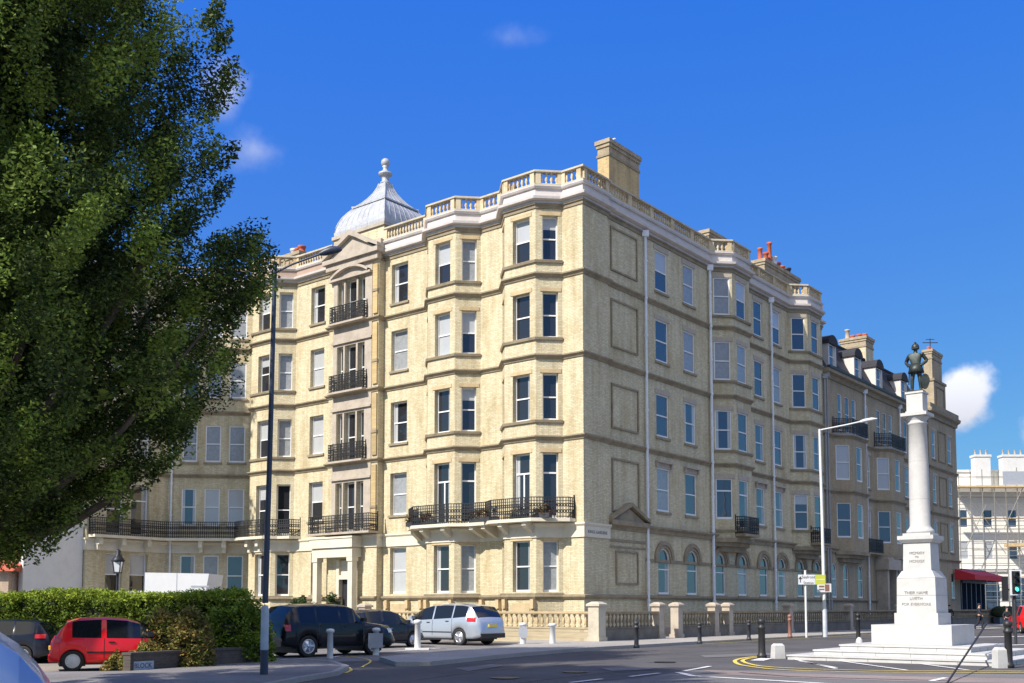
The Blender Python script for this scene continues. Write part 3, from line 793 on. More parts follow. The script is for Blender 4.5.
# dome: square base block, bellied lead roof, concave upper roof, urn and ball
dc = LP(16.15, -2.45); ad = math.atan2(L2.y, L2.x)
fd = Matrix.Translation((dc.x, dc.y, 0)) @ Matrix.Rotation(ad, 4, 'Z')
m = MB(); m.box(-2.15,2.15,-2.15,2.15,22.0,23.65,fd); m.box(-2.25,2.25,-2.25,2.25,23.65,23.85,fd,'stone_grey'); m.build('dome_base', 'brick', db)
def sqloft(prof, mat, name, parent, seg=9, rib=True):
    prof = [(r, z+.3) for r, z in prof]; m = MB(); vs = []
    for r, z in prof:
        for (x, y) in ((-1,-1),(1,-1),(1,1),(-1,1)): vs.append(fd @ Vector((x*r, y*r, z)))
    fs = []
    for i in range(len(prof)-1):
        for k in range(4): fs.append((i*4+k, i*4+(k+1) % 4, (i+1)*4+(k+1) % 4, (i+1)*4+k))
    fs.append(tuple((len(prof)-1)*4+k for k in range(4)))
    m.mesh(vs, fs, None)
    if rib:                              # standing seams and hip rolls
        for k in range(4):
            c0, c1 = ((-1,-1),(1,-1),(1,1),(-1,1))[k], ((-1,-1),(1,-1),(1,1),(-1,1))[(k+1) % 4]
            m.tube([fd @ Vector((c0[0]*r, c0[1]*r, z)) for r, z in prof], .045, 6)
            for j in range(1, seg):
                t = j/seg*2-1
                pts = [fd @ Vector(((c0[0]+(c1[0]-c0[0])*(t+1)/2)*r, (c0[1]+(c1[1]-c0[1])*(t+1)/2)*r, z)) for r, z in prof]
                m.tube(pts, .018, 5)
    return m.build(name, mat, parent)
dm = sqloft([(2.12,23.55),(2.13,23.8),(2.08,24.1),(1.97,24.45),(1.8,24.8),(1.58,25.1),(1.36,25.35)], 'lead', 'dome', db)
sqloft([(1.42,25.36),(1.42,25.46),(1.25,25.5),(.98,25.75),(.73,26.05),(.5,26.4),(.34,26.75),(.27,27.0)], 'lead', 'dome_top', dm, 5)
m = MB(); m.lathe([(.3,27.0),(.3,27.1),(.2,27.15),(.24,27.5),(.42,27.56),(.42,27.68),(.2,27.76),(.13,28.0),(.2,28.1)], (dc.x,dc.y,.3), 14)
m.lathe([(.02,28.06),(.15,28.1),(.24,28.2),(.27,28.33),(.24,28.47),(.15,28.56),(.02,28.6)], (dc.x,dc.y,.3), 16); m.build('finial', 'lead', dm)
m = MB(); prism(m, [LP(13.61),LP(13.61,TO),LP(17.75,TO),*dpath[3:],LP(25.35,-12),LP(13.61,-12)], 22.1, 22.3); m.build('roof', 'roof_felt', db)
c = LP(24.3, -2.2); chimney(db, (c.x,c.y), 1.1, .5, 22.2, 24.5, ad, pots=[(0,0,.45,.26,'galv'),(-.75,0,.5,.24,'terracotta'),(-.35,0,.45,.2,'terracotta')])
# tower balconies
for z, x0, x1, d in ((9.86,.9,3.65,.42),(13.9,.9,3.65,.42),(17.96,.9,3.65,.42),(5.72,-.1,4.9,.75)):
    m = MB(); m.box(x0-.1, x1+.1, -.02, d+.08, z-.02+.03, z+.12, ft); bb = m.build('balcony', 'stone_grey', db)
    pth = [ft @ Vector(q) for q in ((x0,.05,0),(x0,d,0),(x1,d,0),(x1,.05,0))]
    m = MB(); railing(m, [Vector((p.x,p.y)) for p in pth], z+.12, 1.0); m.build('railing', 'iron_black', bb)
# entrance with white pillars
m = MB()
m.box(1.1,4.7,.02,.85,4.98,5.5,ft); m.box(1.2,4.6,.02,.74,4.44,4.96,ft); m.box(1.05,4.75,.02,.9,5.5,5.6,ft)
for x in (1.25, 4.2):
    m.box(x,x+.36,.3,.68,-.2,4.2,ft); m.box(x-.05,x+.41,.25,.73,4.2,4.435,ft); m.box(x-.05,x+.41,.25,.73,-.2,.25,ft)
m.box(1.62,1.82,-.28,.06,-.2,4.3,ft); m.box(3.03,3.25,-.28,.06,-.2,4.3,ft); m.box(1.82,3.03,-.28,.05,3.2,3.45,ft); m.box(1.82,3.03,-.26,-.1,3.45,4.3,ft)
en = m.build('porch', 'cream_paint', db)
m = MB(); m.box(1.82,3.03,-.28,-.24,-.2,3.2,ft); m.box(1.9,1.98,-.24,-.19,.3,3.0,ft); m.box(2.38,2.46,-.24,-.19,.0,3.15,ft); m.build('door', 'door_dark', en)
m = MB(); m.box(1.1,4.7,.02,1.3,-.3,.12,ft); m.box(1.0,4.8,.02,1.7,-.3,.03,ft); m.build('step', 'stone_pale', db)

# =================================================================== LEFT WING
lw = empty('left_wing_building', (0,0,0), 0, 'yellow brick wing behind the hedge with a curved iron balcony, mostly hidden by the tree', 'building')
P1 = LP(25.35+3.68, 3.68); P2 = LP(29.03, 9.02); P3 = LP(40, 9.02)
wpath = P([LP(25.35)+Vector((-.02,0)), P1, P2, P3])
wm = MB()
for f in range(5):
    a, b = FL[f]; a2 = 6.72 if f == 1 else a; b2 = 9.07 if f == 1 else b
    w = {0: [W(.5,1.5,a2,b2,var=(0,2,5,5,5)[f],gl='glass_blue'), W(2.0,2.95,a2,b2,var=(5,2,5,5,5)[f],gl='glass_blue'), W(3.45,4.35,a2,b2,var=(3,6,5,0,2)[f],gl='glass_blue')],
         1: [W(1.3,2.5,5.97 if f == 1 else a2,b2,'plainfrench' if f == 1 else 'sash',(1,3,5,0,0)[f]), W(3.0,4.1,5.97 if f == 1 else a2,b2,var=(1,0,0,2,0)[f])],
         2: [W(2,3.1,a2,b2)]}
    zz = {0:(-.3,5.62),1:(5.62,9.9),2:(9.9,13.9),3:(13.9,18.0),4:(18.0,21.6)}[f]
    facade(lw, wpath, zz[0], zz[1], w, wm, 'glass')
wall_seg(wm, P3, LP(40,-12), -.3, 22.4, []); wall_seg(wm, LP(40,-12), LP(25.36,-12), -.3, 22.4, [])
wm.build('wall', 'brick', lw)
strings(lw, wpath, (9.85, 13.88, 17.95)); cornice(lw, wpath); balustrade(lw, offset_path(wpath, -.02), 22.46, .78, name='roof_balustrade')
m = MB(); sweep(m, wpath, [(-.04,4.98),(.07,4.98),(.07,5.5),(.15,5.6),(.15,5.68),(-.04,5.7)]); m.build('fascia', 'cream_paint', lw)
m = MB(); prism(m, [*wpath, LP(40,-12), LP(25.36,-12)], 22.1, 22.3); m.build('roof', 'roof_felt', lw)
bp_ = P([LP(20.6,.02),LP(20.8,.75),LP(21.6,1.0),LP(22.1,1.75),LP(24.3,1.75),LP(25.2,1.5),LP(28.3,4.2),LP(28.3,8.9),LP(29.0,8.95)])
m = MB(); prism(m, [*bp_, LP(29.03,8.9), P1, LP(25.35), LP(24.4,.95), LP(22.25,.95), LP(21.3,0)], 5.72, 5.88); bb = m.build('balcony', 'cream_paint', lw)
m = MB(); railing(m, offset_path(bp_, -.08), 5.88, 1.02); m.build('railing', 'iron_black', bb)
for q, dq in ((LP(26.2,1.4),ccw((P1-LP(25.35)).normalized())),(LP(27.2,2.4),ccw((P1-LP(25.35)).normalized())),(LP(28.98,5.2),-L2),(LP(28.98,6.9),-L2),(LP(28.98,8.4),-L2),(LP(23.0,.97),-R2),(LP(24,.97),-R2)):
    d = Vector(dq); u = Vector((d.y,-d.x)); f = frame(q, u); m = MB(); m.box(-.13,.13,-.3,.5,5.3,5.715,f); m.box(-.1,.1,-.3,.3,5.0,5.298,f); m.build('bracket', 'cream_paint', bb)
pipe(lw, 0, .3, 21.3, 'pipe_white', lambda t, o: P1+Vector((.25,-.12)), 0, .07)
m = MB()
f = frame(P2-R2*0.05+L2*.25, -R2); m.box(0, 3.5, -.5, 0, -.3, 6.3, f); m.box(-.02, 3.55, -.56, .06, 6.302, 6.42, f); 
gw = m.build('rendered_wall', 'white_paint', None)
tag(gw, 'tall white rendered wall in shade at the left end of the yellow brick wing', 'wall')
hb = empty('brick_house', (-31.5,60,0), 0, 'low pale brick house with a red tiled roof behind the tree at far left', 'house')
m = MB(); prism(m, [(-6,-2),(3.6,-2),(3.6,6),(-6,6)], -.3, 3.7); m.build('wall', 'pale_brick', hb)
m = MB(); v = [(-6.3,-2.4,3.6),(4.0,-2.4,3.6),(4.0,6.4,3.6),(-6.3,6.4,3.6),(-6.3,2,5.4),(4.0,2,5.4)]
m.mesh(v, [(0,1,5,4),(2,3,4,5),(1,2,5),(3,0,4),(0,3,2,1)]); m.build('roof', 'terracotta', hb)

# =================================================================== MANSARD TERRACE (right)
mt = empty('mansard_terrace', (0,0,0), 0, 'grey brick terrace with a slate mansard roof and round-topped dormers beyond the corner building', 'building')
T0 = 29.95; TE = 52.4
mbayA = [RP(36.6),RP(35.6,.95),RP(32.6,.95),RP(31.5)]
mbayB = [RP(44.9),RP(43.9,.95),RP(40.9,.95),RP(39.9)]
gpath = P([RP(TE),RP(T0)]); mpath = P([RP(TE),*mbayB,*mbayA,RP(T0)])
wm = MB()
g = 'glass_blue'
dl = [33.0, 36.2, 44.2, 47.4, 50.3]
w = {0: [W(TE-c-.5,TE-c+.5,2.3,4.75,'arch',v,gl=g) for c, v in ((50.3,0),(47.6,3),(44.9,0),(36.3,0),(33.4,0),(31.2,3))]+[W(TE-41.6,TE-39.9,-.2,4.6,hole=True)]}
facade(mt, gpath, -.3, 5.62, w, wm, g)
for f in (1, 2):
    a, b = ((6.6,9.1) if f == 1 else (10.75,13.3))
    w = {0: [W(TE-51.4,TE-50.4,a,b,gl=g,lintel='stone_grey'), W(TE-48.0,TE-46.9,a,b,gl=g,lintel='stone_grey',var=3)],
         2: [W(.9,2.1,a,b,gl=g,sill=False,var=6)], 3: [W(.15,1.2,a,b,gl=g,sill=False,var=(0,2)[f-1])], 1: [W(.2,1.1,a,b,gl=g,sill=False)],
         4: [W(1.0,2.0,a,b,gl=g,lintel='stone_grey',var=6)],
         6: [W(.9,2.1,a,b,gl=g,sill=False,var=6)], 7: [W(.15,1.25,a,b,gl=g,sill=False,var=(0,2)[f-1])], 5: [W(.2,1.1,a,b,gl=g,sill=False)]}
    facade(mt, mpath, 5.62 if f == 1 else 9.9, 9.9 if f == 1 else 14.1, w, wm, g)
w = {0: []}
for c in (33.0, 34.4, 35.8, 38.3, 41.0, 42.4, 43.8, 47.4, 50.6): w[0].append(W(TE-c-.42,TE-c+.42,14.5,17.2,'sash',random.choice((0,6,3)),gl=g,sill=False))
facade(mt, gpath, 14.1, 18.3, w, wm, g)
wall_seg(wm, RP(T0), RP(T0,-12), 18.0, 18.3, [])
wm.build('wall', 'brick_grey', mt)
for q_ in (mbayA, mbayB):
    m = MB(); prism(m, [*offset_path(q_,.02)], 14.0, 14.15); m.build('bay_roof', 'lead', mt)
bay_under(mt, mbayA, 5.6); bay_under(mt, mbayB, 5.6)
strings(mt, mpath, (9.85, 13.9)); 
m = MB(); sweep(m, gpath, [(-.05,5.5),(.1,5.5),(.13,5.66),(.26,5.76),(.26,5.84),(-.05,5.9)]); sweep(m, gpath, [(-.05,2.02),(.08,2.02),(.16,2.12),(.16,2.2),(-.05,2.25)]); m.build('string_course', 'stone_dirty', mt)
m = MB(); sweep(m, gpath, [(-.05,18.0),(.1,18.0),(.2,18.25),(.45,18.35),(.45,18.6),(-.4,18.6)]); m.build('eaves_cornice', 'stone_dirty', mt)
m = MB(); sweep(m, gpath, [(.3,18.602),(.52,18.602),(.55,18.78),(.3,18.78)]); m.build('gutter', 'iron_wear', mt)
for by in (mbayA, mbayB):
    m = MB(); railing(m, offset_path(P(by), .1), 14.15, 1.05); m.build('railing', 'iron_black', mt)
m = MB(); pr_ = [mbayB[3]+(mbayB[2]-mbayB[3])*.0, mbayA[0]]
m.box(0, 3.1, .0, .6, 5.62, 5.75, frame(RP(39.8), -R2)); bq = m.build('balcony', 'stone_dirty', mt)
m = MB(); f = frame(RP(39.8), -R2); railing(m, [Vector((f @ Vector(q))[:2]) for q in ((.05,.05,0),(.05,.56,0),(3.05,.56,0),(3.05,.05,0))], 5.75, 1.05); m.build('railing', 'iron_black', bq)
# mansard slope
m = MB()
def rpz(t, o, z): p = RP(t, o); return (p.x, p.y, z)
m.face([rpz(TE,.05,18.6), rpz(T0,.05,18.6), rpz(T0,-1.5,21.65), rpz(TE,-1.5,21.65)], None, [(0,0),(TE-T0,0),(TE-T0,3),(0,3)])
m.face([rpz(TE,-1.5,21.65), rpz(T0,-1.5,21.65), rpz(T0,-12,21.7), rpz(TE,-12,21.7)])
m.face([rpz(T0,.05,18.6), rpz(T0,-12,18.6), rpz(T0,-12,21.7), rpz(T0,-1.5,21.65)]); m.face([rpz(TE,.05,18.6), rpz(TE,-1.5,21.65), rpz(TE,-12,21.7), rpz(TE,-12,18.6)])
m.box(0, TE-T0, -1.72, -1.42, 21.65, 21.8, frame(RP(TE), -R2))
m.build('mansard_roof', 'slate', mt)
for t in (31.7, 36.7, 41.3, 47.2):
    f = frame(RP(t+.75), -R2); m = MB()
    m.box(0,.22,-1.7,.02,18.6,20.6,f); m.box(1.28,1.5,-1.7,.02,18.6,20.6,f); m.box(.22,1.28,-.2,.0,18.6,18.8,f)
    dd = m.build('dormer', 'fascia_paint', mt)
    m = MB(); N = 8
    pts = [(-.14,20.3)]+[(.75-.89*cos(pi*k/N), 20.3+.75*sin(pi*k/N)) for k in range(N+1)]
    gable(m, f, [(.75-.88*cos(pi*k/N), 20.601+.7*sin(pi*k/N)) for k in range(N+1)], -2.0, .14); m.build('dormer_roof', 'slate', dd)
    add_window(dd, RP(t+.53), -R2, 0, 1.06, 18.8, 20.6, 'sash', 6, g, sill=False)
for t in (29.99+.25, 37.7, 45.6, 52.0): pipe(mt, t, .9, 18.0, 'pipe_white' if t > 31 else 'pipe_grey', r=.07)
for (t, hx, z1) in ((43.2,.85,23.7),):
    c = RP(t, -2.4); chimney(mt, (c.x,c.y), hx, 1.05, 20.5, z1, aR, 'brick', pots=[(-.2,.7,.9,.2,'stone_grey'),(-.2,.25,.35,.2,'terracotta'),(.0,-.2,.4,.2,'terracotta'),(.1,-.65,.4,.2,'terracotta')])
# portico
f = frame(RP(42.1), -R2); m = MB()
m.box(.1,.5,.02,.9,-.2,4.5,f); m.box(2.1,2.5,.02,.9,-.2,4.5,f); m.box(-.1,2.7,.02,1.1,4.5,5.3,f); m.box(0,2.6,.02,1.0,5.3,5.45,f); pt = m.build('portico', 'stone_grey', mt)
m = MB(); m.box(.5,2.2,-.25,-.2,-.2,4.6,f); m.build('door', 'door_dark', pt)

# end pavilion with the tall chimney
ep = empty('end_pavilion', (0,0,0), 0, 'taller end house with a big panelled chimney stack rising behind the column', 'building')
ppath = P([RP(60.6),RP(52.45,.0)]); ppath = P([RP(60.6,.35),RP(52.45,.35),RP(52.45,-.5)])
wm = MB()
for f in range(5):
    a, b = ((2.4,4.7),(6.6,9.1),(10.75,13.2),(14.7,17.2),(18.3,18.31))[f]
    w = {0: [] if f == 4 else [W(1.6,2.7,a,b,gl=g,var=3,lintel='stone_grey'), W(6.3,7.3,a,b,gl=g,lintel='stone_grey',var=6)]}
    zz = {0:(-.3,5.62),1:(5.62,9.9),2:(9.9,13.9),3:(13.9,18.0),4:(18.0,18.9)}[f]
    facade(ep, ppath, zz[0], zz[1], w, wm, g)
wall_seg(wm, RP(52.45,-12), RP(60.6,-12), -.3, 19, []); wall_seg(wm, RP(60.6,-12), RP(60.6,.35), -.3, 19, [])
wm.build('wall', 'brick_grey', ep)
strings(ep, ppath, (5.8, 9.85, 13.88)); 
m = MB(); sweep(m, ppath, [(-.05,18.3),(.15,18.3),(.2,18.6),(.45,18.75),(.5,19.0),(.3,19.1),(.3,19.5),(-.3,19.5)]); m.build('parapet', 'stone_dirty', ep)
m = MB(); prism(m, [*ppath, RP(52.45,-12), RP(60.6,-12)], 18.95, 19.2); m.build('roof', 'roof_felt', ep)
for z0, z1 in ((6.5,9.2),(10.6,13.3),(14.6,17.4)):
    m = MB(); f = frame(RP(60.6,.35), -R2)
    for (a, b, c, d) in ((3.4,5.6,z1-.1,z1),(3.4,5.6,z0,z0+.1),(3.4,3.5,z0+.1,z1-.1),(5.5,5.6,z0+.1,z1-.1)): m.box(a,b,-.02,.07,c,d,f)
    m.build('blind_panel', 'stone_dirty', ep)
c = RP(57.9,-.75)
ch = chimney(ep, (c.x,c.y), 1.45, .36, 19.2, 25.2, aR, 'brick_grey', pots=[(-1.1,0,.3,.16,'terracotta'),(-.4,0,.3,.16,'terracotta'),(.3,0,.3,.16,'terracotta'),(1.1,0,.3,.16,'terracotta')])
m = MB(); m.box(-1.75,1.75,-.55,.55,19.2,22.2,Matrix.Translation((c.x,c.y,0)) @ Matrix.Rotation(aR,4,'Z')); m.box(-1.85,1.85,-.65,.65,22.2,22.42,Matrix.Translation((c.x,c.y,0)) @ Matrix.Rotation(aR,4,'Z'),'stone_dirty'); m.build('chimney_base','brick_grey',ch)
m = MB(); pp = RP(57.3,-.75); m.tube([(pp.x,pp.y,25.2),(pp.x,pp.y,26.4)], .04, 5); m.tube([(pp.x-.7,pp.y,26.0),(pp.x+.7,pp.y,26.0)], .04, 5); m.tube([(pp.x-.4,pp.y,26.3),(pp.x+.4,pp.y,26.3)], .03, 5); m.build('aerial', 'iron_black', ch)
f = frame(RP(59.4,-.2), -R2); m = MB()
for (a, b, c_, d) in ((.3,2.7,21.7,21.8),(.3,2.7,19.9,20.0),(.3,.4,20.0,21.7),(2.6,2.7,20.0,21.7)): m.box(a,b,-.02,.08,c_,d,f)
m.build('blind_panel', 'stone_dirty', ch)
# restaurant at the foot of the pavilion
rs = empty('restaurant', (0,0,0), 0, 'low glass-fronted restaurant under a red awning beside the end pavilion', 'restaurant')
f = frame(RP(68.8,.3), -R2)
m = MB(); m.box(0,8.1,-6,-.5,-.2,5.0,f); m.box(0,8.1,-.5,.25,3.9,5.2,f)
for x in (0,1.5,3.1,4.7,6.3,7.9): m.box(x,x+.2,-.5,.1,-.2,3.9,f)
m.build('wall', 'post_navy', rs)
m = MB(); m.box(.2,7.9,-.4,-.3,.6,3.9,f); m.build('shop_window', 'glass_blue', rs)
m = MB()
v = [f @ Vector(q) for q in ((-.2,.26,5.1),(10.6,.26,5.1),(10.6,2.0,4.55),(-.2,2.0,4.55),(10.6,2.0,4.1),(-.2,2.0,4.1),(10.6,.26,4.1),(-.2,.26,4.1))]
m.mesh(v, [(0,1,2,3),(3,2,4,5),(1,6,4,2),(0,3,5,7)]); m.build('awning', 'awning_red', rs)

for k_ in range(4):
    p = RP(61.5+k_*1.9, 3.4); tr_ = empty('planter', (p.x,p.y,0), aR, 'dark planter with clipped greenery outside the restaurant under the red awning', 'planter', 'planters outside the restaurant')
    m = MB(); m.box(-.8,.8,-.25,.25,0,.7); m.build('box', 'post_navy', tr_)
    m = MB(); m.lathe([(.2,.7),(.6,.8),(.7,1.1),(.6,1.5),(.25,1.7),(.02,1.75)], (0,0,0), 9); m.build('foliage', 'twig_dark', tr_)
# =================================================================== STREET BALUSTRADE
sb = empty('street_balustrade', (0,0,0), 0, 'stone balustrade with square piers on a low wall in front of the corner building', 'balustrade')
def street_wall(parent, path, piers, step=.3, lw='flint_stone', bm='stone_tan'):
    m = MB()
    sweep(m, path, [(-.17,-.1),(.17,-.1),(.17,.62),(.2,.66),(.2,.72),(-.2,.72),(-.2,.66),(-.17,.62)]); m.build('low_wall', lw, parent)
    m = MB(); sweep(m, path, [(-.17,1.3),(.17,1.3),(.2,1.36),(.2,1.42),(-.2,1.42),(-.2,1.36)]); m.build('coping', bm, parent)
    for i in range(len(path)-1):
        A, B = path[i], path[i+1]; Ln = (B-A).length; u = (B-A)/Ln; k = int(Ln/step)
        m = MB()
        for j in range(1, k):
            p = A+u*(Ln*j/k)
            if any((p-q).length < .4 for q in piers):
                if m.v: m.build('baluster_row', bm, parent); m = MB()
                continue
            m.lathe([(r*1.15, zz*.967) for r, zz in BAL], (p.x, p.y, .72), 8)
        if m.v: m.build('baluster_row', bm, parent)
def pier(parent, p, u, h=1.62, w=.24, mat='stone_grey'):
    f = frame(p, u); m = MB()
    m.box(-w,w,-w,w,-.1,h,f); m.box(-w-.05,w+.05,-w-.05,w+.05,-.1,.3,f); m.box(-w-.07,w+.07,-w-.07,w+.07,h,h+.09,f)
    fr = f @ Matrix.Translation((0,0,0)); m.frustum(w+.07,w+.07,h+.092,w*.6,w*.6,h+.2,fr)
    m.build('pier', mat, parent)
cp = C0 - R2*2.6 - L2*2.6
lA = [LP(-2.6,2.6), LP(12.2,2.6)]; rA = [RP(3.6,2.6), RP(-2.6,2.6)]; 
rB = [RP(70,2.6), RP(6.6,2.6)]
piersL = [LP(6.2,2.6), LP(12.2,2.6)]
prR = [1.0+0*.1]
piersR = [RP(t,2.6) for t in (2.6,4.4,8.2,9.8,17.5,27,37,47)]
street_wall(sb, P([RP(-2.6,2.6), LP(12.2,2.6)]), piersL+[cp])
street_wall(sb, P([RP(2.6,2.6), RP(-2.25,2.6)]), piersR, lw='wall_shaded', bm='stone_dirty')  # shaded street side: wall and balusters painted in darker stone
street_wall(sb, P([RP(70,2.6), RP(4.4,2.6)]), piersR, lw='wall_shaded', bm='stone_dirty')
pier(sb, cp, R2, 1.66, .28, 'stone_pale')
for p in piersL: pier(sb, p, L2)
for p in piersR: pier(sb, p, R2, 1.66, .22)

# =================================================================== GROUND
def sheet(name, pts, z, mat, kind='structure'):
    m = MB(); m.face([(p[0], p[1], z) for p in pts]); o = m.build(name, mat); 
    # keep the face pointing up
    me = o.data
    if me.polygons[0].normal.z < 0: me.flip_normals()
    return tag(o, kind=kind)
m = MB(); m.face([(-1500,-1500,0),(1500,-1500,0),(1500,1500,0),(-1500,1500,0)]); tag(m.build('road', 'asphalt'), kind='structure')
kerbR = [RP(150,6.2), RP(30,6.2), RP(-1.5,6.2), (5.2,42.1), (3.6,40.2), (1.75,37.2), (0,34), (-1.3,31.2), (-2.3,28.9)]
def raised(name, pts, z, mat, kerb=None):
    m = MB(); prism(m, [tuple(p) for p in pts], -.05, z); o = m.build(name, mat)
    me = o.data
    if me.polygons[0].normal.z < 0: me.flip_normals()
    tag(o, kind='structure')
    if kerb:
        k = MB(); kp = [Vector(p) for p in kerb]; sweep(k, kp, [(-.08,-.02),(.08,-.02),(.08,z+.004),(-.08,z+.004)]); tag(k.build('kerb', 'kerb'), kind='structure')
raised('pavement', kerbR+[(-3.1,28.7),(-3.9,31.6),(-2.4,35.6),(-.5,38.9),(.2,42.5),LP(1.0,3.2),LP(1.0,-1),RP(0,-1),RP(150,-1)], .12, 'paving', kerbR+[(-3.1,28.7),(-3.9,31.6),(-2.4,35.6),(-.5,38.9),(.2,42.5)])
sheet('forecourt', [(.2,42.5),(-.5,38.9),(-2.4,35.6),(-3.9,31.6),(-6,30.6),(-8,31.2),(-40,35),(-40,80),LP(40,0),LP(1,0),LP(1,3.2)], .006, 'forecourt_mat')
lp = [G(*q) for q in ((-300,674),(0,676),(130,674.5),(262,664),(300,661.5),(332,664),(346,669),(335,675),(300,681),(260,689),(150,702),(-100,720))]
raised('left_pavement', lp, .1, 'paving_dark', lp[3:11])
sheet('car_park', [G(-300,640),G(-300,674),G(0,676),G(130,674.2),G(262,663.5),G(300,660),(-8.2,32),(-20,33.5)], .012, 'sandy')
sheet('road_patch', [G(*q) for q in ((300,700),(470,690),(560,684.5),(640,678),(690,669.5),(760,670),(1024,674),(1250,682),(1250,720),(300,760))], .006, 'asphalt_old')
sheet('buff_strip', [G(*q) for q in ((702,669.7),(740,671),(800,673.5),(900,676),(1100,680),(1100,685),(900,681),(800,678),(722,674.5))], .010, 'buff_strip')
def ribbon(name, px, w, mat, z=.016, world=False):
    pts = [Vector(p) if world else Vector(G(*p)) for p in px]
    m = MB()
    a = offset_path(pts, w/2); b = offset_path(pts, -w/2)
    for i in range(len(pts)-1):
        m.face([(a[i].x,a[i].y,z),(b[i].x,b[i].y,z),(b[i+1].x,b[i+1].y,z),(a[i+1].x,a[i+1].y,z)])
    o = m.build(name, mat)
    return tag(o, kind='structure')
def smooth(pts, n=5):
    pts = [Vector(p) for p in pts]; out = []
    for i in range(len(pts)-1):
        p0 = pts[max(0,i-1)]; p1 = pts[i]; p2 = pts[i+1]; p3 = pts[min(len(pts)-1,i+2)]
        for k in range(n):
            t = k/n; out.append(.5*((2*p1)+(-p0+p2)*t+(2*p0-5*p1+4*p2-p3)*t*t+(-p0+3*p1-3*p2+p3)*t**3))
    out.append(pts[-1]); return out
ow = [G(*q) for q in ((757,656.2),(743,658),(735,660.5),(738.3,664),(750,666.3),(778,669.4),(840,671.6),(909,672.4),(1024,672.8),(1200,674))]
iw = [G(*q) for q in ((757,657.3),(748,658.4),(742.5,660.6),(749,663.6),(764,666.3),(800,668.4),(850,669.9),(909,670.8),(1024,671.2),(1200,672.4))]
ribbon('yellow_line', smooth(ow), .12, 'yellow_paint', world=True); ribbon('yellow_line', smooth(iw), .12, 'yellow_paint', world=True)
for a, b, wd in (((570.5,682.6),(602,679),.13),((630,676.6),(659.6,673),.13),((684,671),(710,666.2),.13),((931,681),(945.5,677.7),.13),((480,700),(520,692),.13)):
    ribbon('white_dash', [a,b], wd, 'line_white')
ribbon('white_line', [(678,672.4),(693,676),(724,677.7),(794,681.8),(900,688)], .18, 'line_white')
ribbon('dark_joint', [(740,672.5),(790,676.5),(850,678.3),(950,680.8)], .12, 'trim_black', z=.014)
for a, b in (((793,658.8),(836,668.6)),((840,660.8),(907,670.2)),((920,663.6),(968,670)),((800,661),(836,667.6))):
    ribbon('white_hatching', [a,b], .12, 'line_white')
ribbon('white_hatching', [(757,660.5),(766,658.2)], .4, 'line_white')
kl = [tuple(RP(t,6.4)) for t in (90,60,30,10,0)]
ribbon('yellow_line', kl, .08, 'yellow_paint', world=True)
ribbon('yellow_line', smooth([G(*q) for q in ((300,659.8),(325,661.5),(342,664.8),(351,669.5),(345,673))]), .09, 'yellow_paint', world=True)
ribbon('yellow_line', smooth([G(*q) for q in ((345,655.5),(370,660),(362,667))]), .07, 'yellow_paint', world=True)
for a, b in (((470,655.8),(420,659)),((250,0),(0,0))):
    if a[1]: ribbon('white_bay_line', [a,b], .1, 'line_white')
for a, b in (((330,657.5),(372,650.5)),((395,651),(440,648)),((258,657),(285,654))):
    ribbon('white_bay_line', [a,b], .12, 'line_white')
ribbon('white_give_way', [G(966,637),G(1030,636)], .6, 'line_white', world=True); ribbon('white_give_way', [G(950,629),G(1000,627.5)], .6, 'line_white', world=True)
ribbon('white_give_way', [G(985,646),G(1060,643)], .3, 'line_white', world=True)

sheet('bounce_ground', [(-60,-60),(80,-60),(80,12),(24,16),(-3,15),(-60,14)], .008, 'bounce_paving')  # unseen pale ground added to bounce light onto the shaded facade
for q in ([(600,668),(640,666.5),(655,669),(612,671)],[(455,668),(492,664),(503,666),(468,671)],[(820,651),(700,655),(705,657.5),(826,653)]):
    sheet('road_patch', [G(*p) for p in q], .012, 'asphalt_old' if q[0][0] == 820 else 'forecourt_mat')
for a_, b_, c_ in (((395,682),(470,672),(560,663)),((600,657),(680,652.5),(760,649)),((520,682),(600,673),(700,667))):
    ribbon('asphalt_seam', [a_, b_, c_], .05, 'trim_black', z=.013)
for q in ((575,672),(505,678),(665,662)):
    x, y = G(*q); m = MB(); m.face([(x+.33*cos(2*pi*k/20), y+.33*sin(2*pi*k/20), .02) for k in range(20)]); tag(m.build('manhole_cover', 'iron_wear'), kind='structure')
# =================================================================== WAR MEMORIAL
mc = Vector((12.88,32.9)); am = aR
mem = empty('war_memorial', (mc.x, mc.y, 0), am, 'white stone war memorial column on a stepped base at the road junction', 'memorial')
I = None
# local x = R direction, local y = L direction ; front faces: -x (towards the camera, lit) and -y (shaded right side)
m = MB()
for k, hw in enumerate((3.15,2.55,1.95)):
    z0 = k*.155; m = MB()
    m.box(-hw+.03,hw-.03,-hw+.03,hw-.03,z0-.02,z0+.105); m.box(-hw,hw,-hw,hw,z0+.105,z0+.151)
    for j in range(1, 5):
        y = -hw+2*hw*j/5+.1*k
        m.box(-hw+.022,-hw+.03,y-.006,y+.006,z0,z0+.104,None,'inscription'); m.box(y-.006,y+.006,-hw+.022,-hw+.03,z0,z0+.104,None,'inscription')
    m.build('step', 'memorial_stone', mem)
m = MB(); m.box(-1.2,1.2,-1.2,1.2,.465,1.07)
m.build('plinth', 'memorial_stone', mem)
m = MB()
m.box(-.66,.66,-.66,.66,1.072,1.43); m.frustum(.60,.60,1.43,.58,.58,2.52); m.frustum(.58,.58,2.521,.46,.46,2.74); 
m.frustum(.43,.43,2.74,.41,.41,3.62); m.frustum(.45,.45,3.62,.55,.55,3.72); m.box(-.55,.55,-.55,.55,3.72,3.84); m.box(-.42,.42,-.42,.42,3.84,3.92)
m.build('pedestal', 'memorial_stone', mem)
